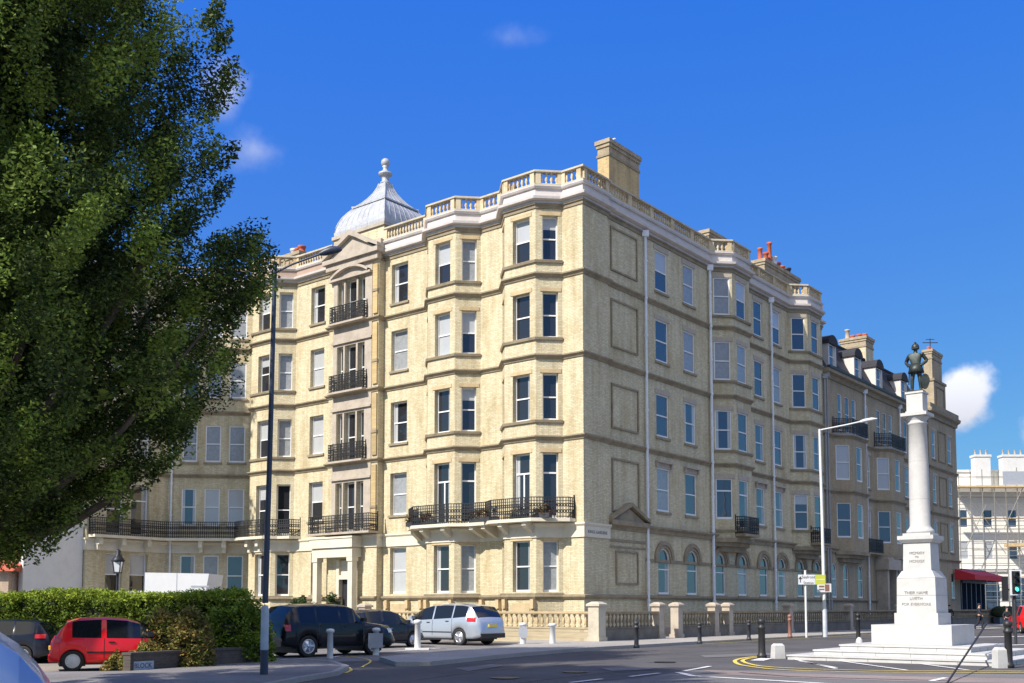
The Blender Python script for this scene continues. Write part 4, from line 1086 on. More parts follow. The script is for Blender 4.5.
m = MB()
m.lathe([(.42,3.92),(.42,4.0),(.39,4.04),(.35,4.08),(.31,4.16),(.308,5.0),(.295,6.2),(.27,7.38),(.30,7.40),(.30,7.44),(.27,7.46),(.29,7.52),(.35,7.6),(.36,7.64)], (0,0,0), 28)
m.build('column', 'memorial_stone', mem)
m = MB(); m.box(-.40,.40,-.40,.40,7.64,7.74); m.box(-.25,.25,-.25,.25,7.742,8.36); m.box(-.28,.28,-.28,.28,8.36,8.42); m.box(-.28,.28,-.28,.28,7.742,7.8); m.build('capital', 'memorial_stone', mem)
m = MB()
for z_, h_ in ((2.52,.58),(3.62,.412),(1.98,.592)):
    for a_, b_, c_, d_ in ((-h_-.004,-h_,-h_,h_),(-h_,h_,-h_-.004,-h_)): m.box(a_,b_,c_,d_,z_-.005,z_+.005)
m.build('joint', 'inscription', mem)
m = MB()
for z_ in (5.0,6.2): m.lathe([(.3095 if z_ < 6 else .2965,z_-.005),(.3095 if z_ < 6 else .2965,z_+.005)], (0,0,0), 28)
m.build('column_joint', 'stone_grey', mem)
# lettering cut on the lit face (local -x): text plane with x along -y
def onface(z, off, y=0): return Matrix(((0,0,-1,-off),(-1,0,0,y),(0,1,0,z),(0,0,0,1)))
for t, z in (('THEIR NAME',2.02),('LIVETH',1.84),('FOR EVERMORE',1.66)):
    text_mesh(t, .125, 'lettering', 'inscription', mem, onface(z, .603))
for t, z in (('MCMXIV',3.26),('TO',3.15),('MCMXIX',3.0)):
    text_mesh(t, .12 if len(t) > 2 else .08, 'lettering', 'inscription', mem, onface(z, .432))
# bronze soldier-saint on the top
def skin_mesh(name, pts, edges, mat, parent=None, mtx=None, sub=1):
    """pts: (x,y,z,rx,ry)"""
    me = bpy.data.meshes.new(name); me.from_pydata([p[:3] for p in pts], edges, []); o = bpy.data.objects.new(name, me); col.objects.link(o)
    md = o.modifiers.new('s', 'SKIN'); sv = me.skin_vertices[0].data
    for i, p in enumerate(pts): sv[i].radius = (p[3], p[4] if len(p) > 4 else p[3]); sv[i].use_root = i == 0
    md.use_smooth_shade = True
    ms = o.modifiers.new('u', 'SUBSURF'); ms.levels = sub; ms.render_levels = sub
    bpy.context.view_layer.update()
    m2 = bpy.data.meshes.new_from_object(o.evaluated_get(bpy.context.evaluated_depsgraph_get()))
    bpy.data.objects.remove(o); m2.materials.clear(); m2.materials.append(M[mat]); m2.name = name
    for p in m2.polygons: p.use_smooth = True
    r = link(name, m2, parent)
    if mtx: r.matrix_local = mtx
    return r
def body(pose=None, s=1.0):
    q = dict(pelvis=(0,0,.95,.15,.12), waist=(0,0,1.1,.14,.10), chest=(0,0,1.32,.18,.13), neckb=(0,0,1.46,.10,.09), neck=(0,0,1.54,.055,.055), head=(0,-.01,1.66,.095,.11), top=(0,0,1.76,.07,.08),
        ls=(.19,0,1.42,.065,.065), le=(.30,.06,1.17,.045,.045), lh=(.26,-.04,.93,.035,.035), lf=(.26,-.07,.83,.035,.02),
        rs=(-.19,0,1.42,.065,.065), re=(-.30,.06,1.17,.045,.045), rh=(-.26,-.04,.93,.035,.035), rf=(-.26,-.07,.83,.035,.02),
        lhip=(.10,0,.88,.10,.10), lk=(.13,-.02,.48,.065,.065), la=(.15,.02,.09,.045,.045), lt=(.16,-.15,.04,.04,.03),
        rhip=(-.10,0,.88,.10,.10), rk=(-.13,-.02,.48,.065,.065), ra=(-.15,.02,.09,.045,.045), rt=(-.16,-.15,.04,.04,.03))
    if pose: q.update(pose)
    n = list(q); E = [('pelvis','waist'),('waist','chest'),('chest','neckb'),('neckb','neck'),('neck','head'),('head','top'),('chest','ls'),('ls','le'),('le','lh'),('lh','lf'),('chest','rs'),('rs','re'),('re','rh'),('rh','rf'),('pelvis','lhip'),('lhip','lk'),('lk','la'),('la','lt'),('pelvis','rhip'),('rhip','rk'),('rk','ra'),('ra','rt')]
    return [tuple(v*s for v in q[k]) for k in n], [(n.index(a), n.index(b)) for a, b in E]
pts, eds = body(dict(waist=(0,0,1.1,.17,.13), chest=(0,0,1.32,.21,.15), ls=(.24,0,1.40,.085,.085), rs=(-.24,0,1.40,.085,.085), le=(.38,.10,1.18,.07,.07), lh=(.22,-.08,1.0,.055,.055), lf=(.17,-.12,.98,.04,.035), re=(-.38,.10,1.18,.07,.07), rh=(-.22,-.08,1.0,.055,.055), rf=(-.17,-.12,.98,.04,.035), lk=(.14,-.02,.48,.08,.08), la=(.16,.02,.09,.06,.06), rk=(-.14,-.02,.48,.08,.08), ra=(-.16,.02,.09,.06,.06)), .86)
fig = empty('bronze_statue', (mc.x, mc.y, 8.42), rad(-35), 'dark bronze armoured figure standing on top of the white memorial column', 'statue')
skin_mesh('figure', pts, eds, 'bronze', fig, sub=2)
m = MB(); m.lathe([(.17,.92),(.21,.78),(.25,.64),(.22,.635)][::-1], (0,0,0), 14)
m.build('tunic', 'bronze', fig)
m = MB(); m.lathe([(.115,1.40),(.12,1.46),(.11,1.52),(.07,1.57),(.015,1.60)], (0,0,0), 14); m.box(-.1,.1,-.14,-.08,1.40,1.43); m.tube([(0,.12,1.48),(0,.04,1.62),(0,-.06,1.61)], .025, 6); m.build('helmet', 'bronze', fig)
m = MB(); sh = [(.16*sin(a)*(.9 if cos(a) > 0 else .75), .25*cos(a)) for a in [2*pi*k/16 for k in range(16)]]
gable(m, Matrix.Translation((.27,-.02,.33)) @ Matrix.Rotation(rad(25),4,'Z'), sh, -.03, .03); m.build('shield', 'bronze', fig)
m = MB(); m.tube([(-.2,.02,.95),(-.26,.12,.3)], .018, 6); m.box(-.28,-.14,.0,.04,.86,.89); m.build('sword', 'bronze', fig)
m = MB(); m.box(-.24,.24,-.2,.2,0,.05); m.build('base', 'bronze', fig)

# =================================================================== STREET FURNITURE
def bollard(x, y, h, r, label, mat='iron_black', z=0, head=True, group=None, name='bollard'):
    o = MB(); s = h
    prof = [(r*1.35,0),(r*1.35,.07*s),(r*1.1,.1*s),(r,.14*s),(r*.92,.72*s),(r*1.2,.74*s),(r*1.2,.78*s),(r*.9,.8*s),(r*.9,.86*s),(r*1.15,.88*s),(r*1.15,.94*s),(r*.7,.985*s),(r*.1,s)]
    o.lathe(prof, (0,0,0), 14); ob = o.build(name, mat); ob.location = (x, y, z); tag(ob, label, 'bollard', group); return ob
x, y = G(762,657.5); bollard(x, y, 1.27, .115, 'tall black fluted bollard left of the memorial beside the small white stone')
x, y = G(1009,667.5); bollard(x, y, 1.27, .10, 'black bollard at the right edge of the memorial steps')
x, y = G(858.5,641); bollard(x, y, 1.35, .10, 'black bollard behind the white domed stone left of the memorial')
for px, py, ty, lb in ((636.5,648,621,'black bollard on the pavement in front of the first pier gap'),(699.7,643.5,622.5,'black bollard on the pavement left of the first white drainpipe bay'),(749,640,620,'black bollard on the pavement behind the tall fluted bollard')):
    x, y = G(px, py-.6, .12); h = (py-ty)/1046*y
    bollard(x, y, h, .085, lb, 'iron_wear', .12, group='bollards along the pavement of the shaded street')
x, y = G(790,637, .12); bollard(x, y, 1.15, .09, 'rusty brown bollard on the pavement left of the direction sign', 'sign_brown', .12, group='bollards along the pavement of the shaded street')
def stone_post(px, py, w, h, label, dome=False, s=1):
    x, y = G(px, py); m = MB()
    if dome: m.lathe([(w,0),(w,h*.6),(w*.85,h*.82),(w*.5,h*.95),(w*.05,h)], (0,0,0), 16)
    else:
        m.frustum(w,w*.9,0,w*.88,w*.8,h*.86); m.frustum(w*.88,w*.8,h*.861,w*.6,w*.5,h)
    o = m.build('stone_post', 'memorial_stone'); o.location = (x, y, 0); o.rotation_euler = (0,0,.2); tag(o, label, 'stone post')
stone_post(778,658, .18,.47, 'small white stone post beside the tall black bollard')
stone_post(1000,667.5, .15,.55, 'white stone post at the right end of the memorial steps')
stone_post(859.5,652, .13,.55, 'white domed stone at the left end of the memorial steps', True)
def white_post(px, py, ty, label, plate=None, base=False):
    x, y = G(px, py, .01); h = (py-ty)/1046*y; s = y/1046
    o = MB(); r = 3.1*s
    o.lathe([(r*1.05,0),(r,.05),(r*.9,h*.86),(r*1.3,h*.88),(r*1.35,h*.95),(r*1.0,h*.985),(r*.2,h)], (0,0,0), 14)
    if base: o.box(-.45,.45,-.25,.25,0,.06)
    if plate is None:
        ob = o.build('white_post', 'post_white'); ob.location = (x, y, .0); tag(ob, label, 'post', 'white posts round the forecourt'); return ob
    rt = empty('white_post', (x, y, 0), 0, label, 'post', 'white posts round the forecourt')
    o.build('post', 'post_white', rt); m = MB()
    w, z0, z1, rd = plate
    if rd:
        pts = [(w*cos(a), (z0+z1)/2+(z1-z0)/2*(abs(sin(a))**.7)*(1 if sin(a) > 0 else -1)) for a in [2*pi*k/20 for k in range(20)]]
        gable(m, Matrix.Translation((0,-r-.02,0)), pts, -.02, .0)
    else: m.box(-w,w,-r-.05,-r-.02,z0,z1)
    m.build('plate', 'grey_sheet', rt); return rt
white_post(330,658.5,628, 'white cast post beside the rear wheel of the black car')
white_post(376,655,627, 'white cast post carrying a square grey plate in front of the black car', (.24,.27,.75,False))
white_post(417.5,649,619, 'white cast post on a square foot in front of the silver car', None, True)
white_post(523,646,622, 'white post carrying a grey rounded plate right of the silver car', (.19,.35,.85,True))
white_post(552.5,645.5,622.5, 'plain white post in front of the street balustrade')
# left lamp column
x, y = G(264,674, .1)
ll = empty('street_lamp', (x, y, .1), 0, 'tall dark street lamp column with a sunlit patch painted on its lower sleeve in the left foreground', 'street lamp')
m = MB(); m.tube([(0,0,0),(0,0,.55)], .09, 14); m.build('base', 'post_navy', ll)
m = MB(); m.tube([(0,0,.551),(0,0,1.45),(0,0,1.55)], [.09,.088,.06], 14); m.build('sleeve', 'post_pale', ll)  # pale colour stands in for a sunlit patch on the column
m = MB(); m.tube([(0,0,1.6),(.05,0,5),(.1,0,9.45)], [.07,.06,.05], 12); m.tube([(.1,0,9.2),(.5,0,9.4),(1.2,0,9.66)], .025, 8); m.build('column', 'post_navy', ll)
m = MB(); v = MB(); m.tube([(1.12,0,9.64),(1.24,0,9.68),(1.4,0,9.73),(1.58,0,9.75),(1.64,0,9.74)], [.04,.08,.10,.07,.02], 10); m.build('lamp_head', 'post_navy', ll)
# right lamp column
x, y = G(825,636.5, .12)
rl = empty('street_lamp', (x, y, .12), 0, 'tall white street lamp with a long sloping arm on the shaded pavement', 'street lamp')
m = MB(); m.tube([(0,0,0),(0,0,1.4)], .13, 12); m.build('base', 'galv', rl)
m = MB(); m.tube([(0,0,1.4),(-.02,0,6),(-.06,0,10.55)], [.09,.075,.06], 12); m.tube([(-.06,0,10.5),(1.3,-.2,10.75),(2.0,-.3,10.9)], .04, 8); m.build('column', 'post_white', rl)
m = MB(); m.tube([(1.9,-.28,10.87),(2.1,-.3,10.93),(2.5,-.35,11.0),(2.75,-.4,11.02)], [.05,.09,.09,.03], 8); m.build('lamp_head', 'post_white', rl)
m = MB(); m.box(-.38,.32,-.16,-.13,2.25,2.68); sp = m.build('sign_plate', 'sheet_white', rl); m = MB(); m.box(.0,.22,-.17,-.161,2.3,2.64); m.box(-.3,-.04,-.17,-.161,2.5,2.58); m.box(-.3,-.04,-.17,-.161,2.36,2.42); m.build('emblem', 'sign_brown', sp)
# direction sign
x, y = G(806.5,637, .12)
ds = empty('direction_sign', (x, y, .12), 0, 'white and lime green direction sign with an up arrow on a pale post', 'sign')
s = y/1046
m = MB(); m.tube([(0,0,0),(0,0,67*s)], .055, 10); m.build('post', 'post_white', ds)
z0, z1 = (636.5-583.8)*s, (636.5-574)*s
m = MB(); m.box(-7.6*s,9.2*s,-.1,-.07,z0,z1); pl = m.build('sign_plate', 'sheet_white', ds)
m = MB(); m.box(9.2*s+.003,19.5*s,-.1,-.07,z0,z1-.0); m.build('lime_panel', 'sign_lime', pl)
m = MB(); m.box(10*s,19*s,-.106,-.101,(z0+z1)/2-.02,(z0+z1)/2+.02); m.build('panel_line', 'sheet_white', pl)
m = MB(); zc = (z0+z1)/2; m.box(-5.6*s-.02,-5.6*s+.02,-.106,-.101,zc-.14,zc+.1); m.mesh([(-5.6*s-.09,-.104,zc+.02),(-5.6*s+.09,-.104,zc+.02),(-5.6*s,-.104,zc+.17)], [(0,1,2)]); m.build('arrow', 'ink', pl)
def flat_text(t, size, x, z, parent, yy=-.104, mat='ink'):
    return text_mesh(t, size, 'lettering', mat, parent, Matrix(((1,0,0,x),(0,0,-1,yy),(0,1,0,z),(0,0,0,1))), .002)
flat_text('Seafront', .2, 2.5*s, zc+.06, pl); flat_text('Station', .18, 2.5*s, zc-.22, pl)
# traffic signal
tx, tz = zat(1015, 582, 46); tl = empty('traffic_light', (tx, 46, 0), 0, 'traffic light showing green in front of the red car at the right edge', 'traffic light')
m = MB(); m.tube([(0,.1,0),(0,.1,3.3)], .06, 10); m.build('pole', 'iron_wear', tl)
m = MB(); m.box(-.17,.17,-.1,.1,tz-.5,tz+.5); 
for k in (-1,0,1): m.tube([(0,-.1,tz+k*.3),(0,-.25,tz+k*.3+.02)], .12, 12, cap=False)
hd_ = m.build('signal_head', 'iron_black', tl)
m = MB(); m.box(-.26,-.175,-.08,-.04,tz-.56,tz+.56); m.box(.175,.26,-.08,-.04,tz-.56,tz+.56); m.box(-.174,.174,-.08,-.04,tz+.502,tz+.56); m.box(-.174,.174,-.08,-.04,tz-.56,tz-.502); m.build('backing_frame', 'sheet_white', hd_)
for k, mt_ in ((1,'signal_off'),(0,'signal_off'),(-1,'signal_green')):
    m = MB(); m.tube([(0,-.101,tz+k*.3),(0,-.13,tz+k*.3)], .1, 12); m.build('lens', mt_, hd_)
tx2, tz2 = zat(1008, 590, 60); tl2 = empty('traffic_light', (tx2, 60, 0), 0, 'black traffic light seen from behind, just left of the green one', 'traffic light')
m = MB(); m.tube([(.25,0,0),(.25,0,3.2)], .06, 8); m.build('pole', 'iron_wear', tl2); m = MB(); m.box(-.3,-.02,-.1,.12,tz2-.6,tz2+.8); m.box(-.0,.12,-.03,.03,tz2,tz2+.1); m.build('signal_head', 'iron_black', tl2)
# leaning black pipe in front of the memorial
a = Vector((*G(947.5,683.5),.03)); b = Vector((14.75,32.6,1.12)); m = MB(); m.tube([a-(b-a)*.12, a, b], [.022,.022,.03], 8); tag(m.build('black_cable', 'tyre'), 'thick black cable stretched from the road across the memorial steps', 'cable')
# old lantern behind the hedge
lx, lz = zat(118, 560, 38)
la = empty('lantern', (lx,38,-.1), 0, 'black iron lantern on a post behind the hedge', 'lantern')
m = MB(); m.tube([(0,0,0),(0,0,2.6),(0,0,2.95)], [.07,.045,.05], 10); m.build('post', 'iron_black', la)
m = MB(); 
for k in range(4):
    a_ = pi/4+pi/2*k; m.tube([(.14*cos(a_),.14*sin(a_),2.98),(.2*cos(a_),.2*sin(a_),3.36)], .02, 5)
m.lathe([(.24,3.36),(.26,3.4),(.17,3.52),(.08,3.62),(.1,3.74),(.03,3.82)], (0,0,0), 4, sq=False); m.box(-.12,.12,-.12,.12,2.93,2.98); fr_ = m.build('lantern_frame', 'iron_black', la)
m = MB(); m.frustum(.10,.10,2.99,.14,.14,3.35); m.build('lantern_glass', 'lamp_clear', fr_)
# gull on the chimney
bp_ = RP(4.55,-1.35)
skin_mesh('gull', [(0,0,.12,.07,.07),(.14,0,.16,.06,.06),(.22,0,.26,.035,.035),(.3,0,.27,.02,.015),(-.16,0,.1,.05,.03),(-.3,0,.08,.02,.01),(.02,.03,.0,.01,.01)], [(0,1),(1,2),(2,3),(0,4),(4,5),(0,6)], 'bird_white')
gl_ = bpy.data.objects['gull']; gl_.location = (bp_.x, bp_.y, 26.27); gl_.scale = (1.4,1.4,1.4); tag(gl_, 'white gull standing on the tall chimney at the corner', 'bird')

# =================================================================== WHITE BUILDING UNDER SCAFFOLD
wbx = 59.0; WY = 140
wb = empty('white_building', (wbx, WY, 0), 0, 'large white stucco building with white chimneys behind scaffolding at the far right', 'building')
m = MB(); ops = [(3.6,6.3,-.2,5.6,'arch'),(.4,2.2,-.2,4.2),(8,10.7,-.2,5.6,'arch'),(12.5,15,-.2,5.6,'arch')]
for z in (8.0, 12.3):
    for x in (1,4.3,7.6,10.9,14.2,17.5,20.8): ops.append((x,x+1.2,z,z+2.4))
wall_seg(m, Vector((30,0)), Vector((0,0)), -.3, 17.6, [(30-b,30-a,*r) for a, b, *r in ops], depth=.4)
m.box(0,30,.5,14,-.3,17.5); m.box(0,30,3,13,17.5,20.2); m.build('wall', 'stucco', wb)
for a, b, *r in ops:
    add_window(wb, Vector((b,0)), Vector((-1,0)), 0, b-a, max(r[0],0), r[1], 'arch' if len(r) > 2 else 'sash', random.choice((0,0,6,2)), 'glass_blue', sill=False)
m = MB(); m.box(-.3,30.3,-.5,.0,17.0,17.6); m.box(-.2,30.2,-.25,0,6.4,6.8); m.box(-.1,30.1,2.8,13.2,20.2,20.5); m.build('cornice', 'white_paint', wb)
for x in (1.0,2.2): add_window(wb, Vector((x+1,2.99)), Vector((-1,0)), 0, .9, 18.2, 19.9, 'sash', 0, 'glass', sill=False)
for (x0, x1, zt, n) in ((4.1,6.2,22.4,3),(7.9,12.6,22.4,6)):
    m = MB(); m.box(x0,x1,1.5,2.8,17.6,zt-.3); m.box(x0-.12,x1+.12,1.4,2.9,zt-.3,zt); cc = m.build('chimney', 'white_paint', wb)
    for k in range(n):
        m = MB(); m.lathe([(.17,0),(.13,.1),(.12,.65),(.16,.7)], (x0+.3+k*(x1-x0-.6)/(n-1),2.1,zt), 8); m.build('chimney_pot', 'stone_grey', cc)
sc = empty('scaffolding', (wbx, WY, 0), 0, 'tube scaffolding with timber decks over the white building front', 'scaffolding')
m = MB()
for i in range(19):
    x = .2+i*1.55
    for y in (-2.2,): m.tube([(x,y,0),(x+random.uniform(-.05,.05),y,19.0+random.uniform(0,1.6))], .055, 5)
m.build('upright', 'scaffold', sc); m = MB()
for z in (2.6,3.7,4.6,5.5,6.5,7.4,8.4,9.4,10.3,11.3,12.4,13.3,15.2,16.3,17.2,18.9):
    for y in ((-1.0,-2.2) if z > 16 else (-2.2,)): m.tube([(0,y,z),(30,y,z)], .038, 5)
for i in range(16):
    x = .4+i*1.8+random.uniform(-.5,.5); z = random.choice((1,5,9,12)); m.tube([(x,-2.25,z),(x+random.choice((-3,3)),-2.25,z+random.uniform(4,7))], .05, 5)
m.build('ledger', 'scaffold', sc)
m = MB()
for z in (5.6,13.4): m.box(0,30,-2.0,-1.3,z,z+.1)
m.box(0,30,-2.6,-.9,17.45,17.7); m.box(6.5,10,-2.5,-1,9.62,10.1); m.build('deck', 'plank', sc)
m = MB(); m.box(6,30,-2.35,-2.3,17.8,19.6); m.build('sheeting', 'grey_sheet', sc)

# =================================================================== CARS
def lerp_prof(pr, x):
    if x <= pr[0][0]: return pr[0][1]
    for (a, b), (c, d) in zip(pr, pr[1:]):
        if x <= c:
            t = (x-a)/(c-a) if c > a else 0
            return b+(d-b)*t
    return pr[-1][1]
def make_car(name, label, cat, loc, head, S, paint, scale=1, rimmat='alloy', group=None):
    L, hw, wr, xw = S['L'], S['W']/2, S['wr'], S['xw']
    ra = wr*1.13; sill = S.get('sill', .24)
    xs = set(np.linspace(0, L, 40).tolist()) | {x for x, z in S['top']} | {v for r_ in S['side']+S['screen'] for v in r_}
    for xc in xw:
        for t in np.linspace(-1, 1, 15): xs.add(xc+ra*float(t)*.9999)
        xs |= {xc-ra*1.001, xc+ra*1.001}
    xs = sorted(x for x in xs if 0 <= x <= L)
    zs_=[]
    for x in xs:
        if not zs_ or x-zs_[-1] > 1e-4: zs_.append(x)
    xs = zs_
    def zbot(x):
        z = sill + (.10*max(0, 1-min(x, L-x)/.3))
        for xc in xw:
            if abs(x-xc) < ra: z = max(z, wr*.98+sqrt(max(0, ra*ra-(x-xc)**2))*.98)
        return z
    def rings(x):
        top = lerp_prof(S['top'], x); belt = min(lerp_prof(S['belt'], x), top-.04)
        zb = min(zbot(x), belt-.06)
        c_ = max(0, min(1, (top-belt)/.35)); e = 1-.20*max(0, 1-min(x, L-x)/.6)**2.2
        hr = hw*(.88-.11*c_); z5 = belt+(top-belt)*(.45+.42*c_)
        mid = max(zb+.03, .62*belt+.38*zb)
        low = zb+min(.1, (mid-zb)*.4)
        r = [(0,min(sill+.02,zb)),(hw*.84,min(sill+.02,zb) if zb < sill+.12 else zb),(hw*.975,zb),(hw*.99,low),(hw,mid),(hw*.965,belt),(hr,z5),(hr*.86,top-.03*c_-.012),(0,top)]
        return [(y*e, z) for y, z in r]
    root = empty(name, (loc[0], loc[1], loc[2] if len(loc) > 2 else 0), math.atan2(head[1], head[0]), label, cat, group); root.scale = (scale,)*3
    body = MB(); gls = MB(); NR = 9
    full = []
    for x in xs:
        r = rings(x); full.append([(x-L/2, y, z) for y, z in r]+[(x-L/2, -y, z) for y, z in r[-2:0:-1]])
    n = len(full[0])
    vs = [v for rr in full for v in rr]
    bf, gf = [], []
    for i in range(len(xs)-1):
        xm = (xs[i]+xs[i+1])/2
        for k in range(n):
            q = (i*n+k, (i+1)*n+k, (i+1)*n+(k+1) % n, i*n+(k+1) % n)
            kk = k if k < NR-1 else n-1-k
            isg = (kk == 5 and any(a < xm < b for a, b in S['side'])) or (kk in (6,7) and any(a < xm < b for a, b in S['screen']))
            (gf if isg else bf).append(q)
    body.mesh(vs, bf, None, True); body.mesh(full[0], [tuple(range(n))[::-1]], None); body.mesh(full[-1], [tuple(range(n))], None)
    gls.mesh(vs, gf, None, True)
    bo = body.build('body', paint, root); gls.build('window', 'car_glass', root)
    def sy(x, z):
        r = rings(x)
        for (y0, z0), (y1, z1) in zip(r[2:7], r[3:8]):
            if z0 <= z <= z1: return y0+(y1-y0)*(z-z0)/max(1e-6, z1-z0)
        return r[4][0]
    sm = MB()
    for sgn in (1, -1):
        for x in S['seams']:
            zz = np.linspace(sill+.12, lerp_prof(S['belt'], x)-.01, 6)
            for a, b in zip(zz, zz[1:]):
                p = [(x-L/2+dx, sgn*(sy(x, zc)+.004), zc) for dx, zc in ((-.008,a),(.008,a),(.008,b),(-.008,b))]; sm.face(p)
        for z_, x0, x1 in S.get('rub', []):
            xx = np.linspace(x0, x1, 14)
            for a, b in zip(xx, xx[1:]): sm.face([(x-L/2, sgn*(sy(x, zc)+.012), zc) for x, zc in ((a,z_),(b,z_),(b,z_+.04),(a,z_+.04))])
        # sill
        sm.box(xw[0]+ra-L/2, xw[1]-ra-L/2, sgn*hw*.9-.05, sgn*hw*.9+.05, sill-.06, sill+.03)
        for x in S['handles']:
            z = lerp_prof(S['belt'], x)-.11; yy = sgn*(sy(x, z)+.015); sm.box(x-L/2-.08, x-L/2+.08, yy-.012, yy+.012, z-.015, z+.015)
    sm.build('trim', 'trim_black', root)
    # inner wheel housings
    ih = MB()
    for xc in xw: ih.box(xc-ra-L/2, xc+ra-L/2, -hw*.86, hw*.86, .15, wr+ra*.8)
    ih.box(.4-L/2, L/2-.4, -hw*.8, hw*.8, sill-.05, sill+.2)
    ih.build('underbody', 'trim_black', root)
    # bumpers / lights
    for sgn in (1, -1):
        for nm, xx, mt_, zc, hh in (('tail_light', S['tail'][0], 'lamp_red', S['tail'][1], S['tail'][2]), ('headlight', L-S['head'][0], 'lamp_clear', S['head'][1], S['head'][2])):
            ln = S['tail'][3] if nm == 'tail_light' else S['head'][3]
            q = MB(); N = 10
            x0, x1 = (xx, xx+ln) if nm == 'tail_light' else (xx-ln, xx)
            zz = np.linspace(zc-hh/2, zc+hh/2, 5)
            for a, b in zip(np.linspace(x0,x1,N), np.linspace(x0,x1,N)[1:]):
                for c0, c1 in zip(zz, zz[1:]): q.face([(x-L/2, sgn*(sy(x, z)+.02), z) for x, z in ((a,c0),(b,c0),(b,c1),(a,c1))])
            xe = x0 if nm == 'tail_light' else x1; sx = -1 if nm == 'tail_light' else 1
            ye = sy(xe, zc)+.02
            for c0, c1 in zip(zz, zz[1:]):
                y0_, y1_ = sgn*(sy(xe, (c0+c1)/2)+.02), sgn*(ye-.2)
                q.box(xe-L/2-.004, xe-L/2+.03, min(y0_, y1_), max(y0_, y1_), c0, c1)
            q.build(nm, mt_, root)
        q = MB(); xm = S['mirror']; z = lerp_prof(S['belt'], xm)+.06
        q.box(xm-L/2-.06, xm-L/2+.08, sgn*hw*.98, sgn*(hw*.98+.2), z, z+.13) if sgn > 0 else q.box(xm-L/2-.06, xm-L/2+.08, -(hw*.98+.2), -hw*.98, z, z+.13)
        q.build('mirror', S.get('mirmat', paint), root)
    q = MB(); q.box(-L/2-.03, -L/2+.01, -.26, .26, S['plate'], S['plate']+.11); q.build('number_plate', 'plate_yellow', root)
    q = MB(); q.box(-L/2-.035, -L/2+.25, -hw*.78, hw*.78, sill+.02, sill+.2); q.build('bumper', 'trim_black' if S.get('darkb') else paint, root)
    q = MB(); q.box(L/2-.25, L/2+.03, -hw*.7, hw*.7, sill+.02, sill+.22); q.build('bumper', 'trim_black' if S.get('darkb') else paint, root)
    # wheels
    ty = MB(); ri = MB(); W2 = .11
    rot = Matrix.Rotation(pi/2, 4, 'X')
    def lat(mb, prof, n=28, mat=None):
        vs = []
        for r, y in prof:
            for k in range(n): a = 2*pi*k/n; vs.append((r*cos(a), y, r*sin(a)))
        fs = [(i*n+k, i*n+(k+1) % n, (i+1)*n+(k+1) % n, (i+1)*n+k) for i in range(len(prof)-1) for k in range(n)]
        fs.append(tuple((len(prof)-1)*n+k for k in range(n))); fs.append(tuple(range(n)))
        mb.mesh(vs, fs, mat, True)
    lat(ty, [(wr*.6,-W2),(wr*.95,-W2),(wr,-W2*.8),(wr,W2*.8),(wr*.95,W2),(wr*.66,W2),(wr*.64,W2*.55)])
    lat(ri, [(wr*.66,W2*.9),(wr*.66,W2*1.0),(wr*.6,W2*1.0),(wr*.57,W2*.75)], 28)
    if rimmat == 'hubcap': lat(ri, [(wr*.58,W2*.8),(wr*.45,W2*1.0),(wr*.15,W2*1.05),(wr*.13,W2*1.12)])
    for k in range(5):
        a = 2*pi*k/5+.3; fr = Matrix.Rotation(-a, 4, 'Y')
        for t in (-.14, .14):
            p = [fr @ Matrix.Rotation(t*.9, 4, 'Y') @ Vector(v) for v in ((0,W2*.7,wr*.05),(0,W2*.95,wr*.6))]
            ri.tube(p, wr*.055, 5)
    lat(ri, [(wr*.14,W2*.6),(wr*.14,W2*1.05),(wr*.05,W2*1.1)], 10)
    hb_ = MB(); lat(hb_, [(wr*.57,W2*.3),(wr*.57,W2*.5)], 20)
    tm = ty.build('tyre', 'tyre', data_only=True); rm = ri.build('rim', rimmat, data_only=True); hm = hb_.build('brake_disc', 'trim_black', data_only=True)
    for xc in xw:
        for sgn in (1, -1):
            w_ = bpy.data.objects.new('wheel', tm); col.objects.link(w_); w_.parent = root
            w_.location = (xc-L/2, sgn*(hw*.97-W2), wr); w_.rotation_euler = (0,0,0 if sgn > 0 else pi)
            link('rim', rm, w_); link('brake_disc', hm, w_)
    return root
hatch = dict(L=3.83, W=1.66, wr=.30, xw=(.58,3.06), sill=.25,
    top=[(0,.55),(.03,.85),(.12,1.0),(.25,1.22),(.42,1.42),(.75,1.51),(1.4,1.54),(2.0,1.50),(2.35,1.40),(3.0,1.03),(3.3,.96),(3.65,.83),(3.78,.68),(3.83,.5)],
    belt=[(0,.5),(.1,.9),(.3,.97),(.8,.95),(2.9,.90),(3.3,.86),(3.83,.45)],
    side=[(.55,1.32),(1.46,2.72)], screen=[(.13,.42),(2.38,3.0)], seams=[1.40,2.78], handles=[1.6], tail=(.12,.90,.16,.14), head=(.14,.62,.13,.28), mirror=2.62, plate=.6, rub=[(.52,.95,2.7)], mirmat='trim_black')
mpv = dict(L=4.77, W=1.88, wr=.335, xw=(.98,3.83), sill=.27,
    top=[(0,.6),(.04,.95),(.14,1.1),(.3,1.35),(.5,1.56),(.9,1.63),(1.8,1.66),(2.6,1.62),(3.0,1.52),(3.9,1.08),(4.2,1.0),(4.55,.86),(4.7,.7),(4.77,.5)],
    belt=[(0,.55),(.1,1.0),(.4,1.14),(1.2,1.08),(3.6,.96),(4.2,.9),(4.77,.45)],
    side=[(.62,1.32),(1.38,2.35),(2.42,3.55)], screen=[(.15,.5),(3.02,3.88)], seams=[1.35,2.39,3.55], handles=[1.6,2.62], tail=(.19,1.02,.15,.36), head=(.18,.68,.14,.4), mirror=3.42, plate=.72, rub=[(.5,1.35,3.45)], darkb=True)
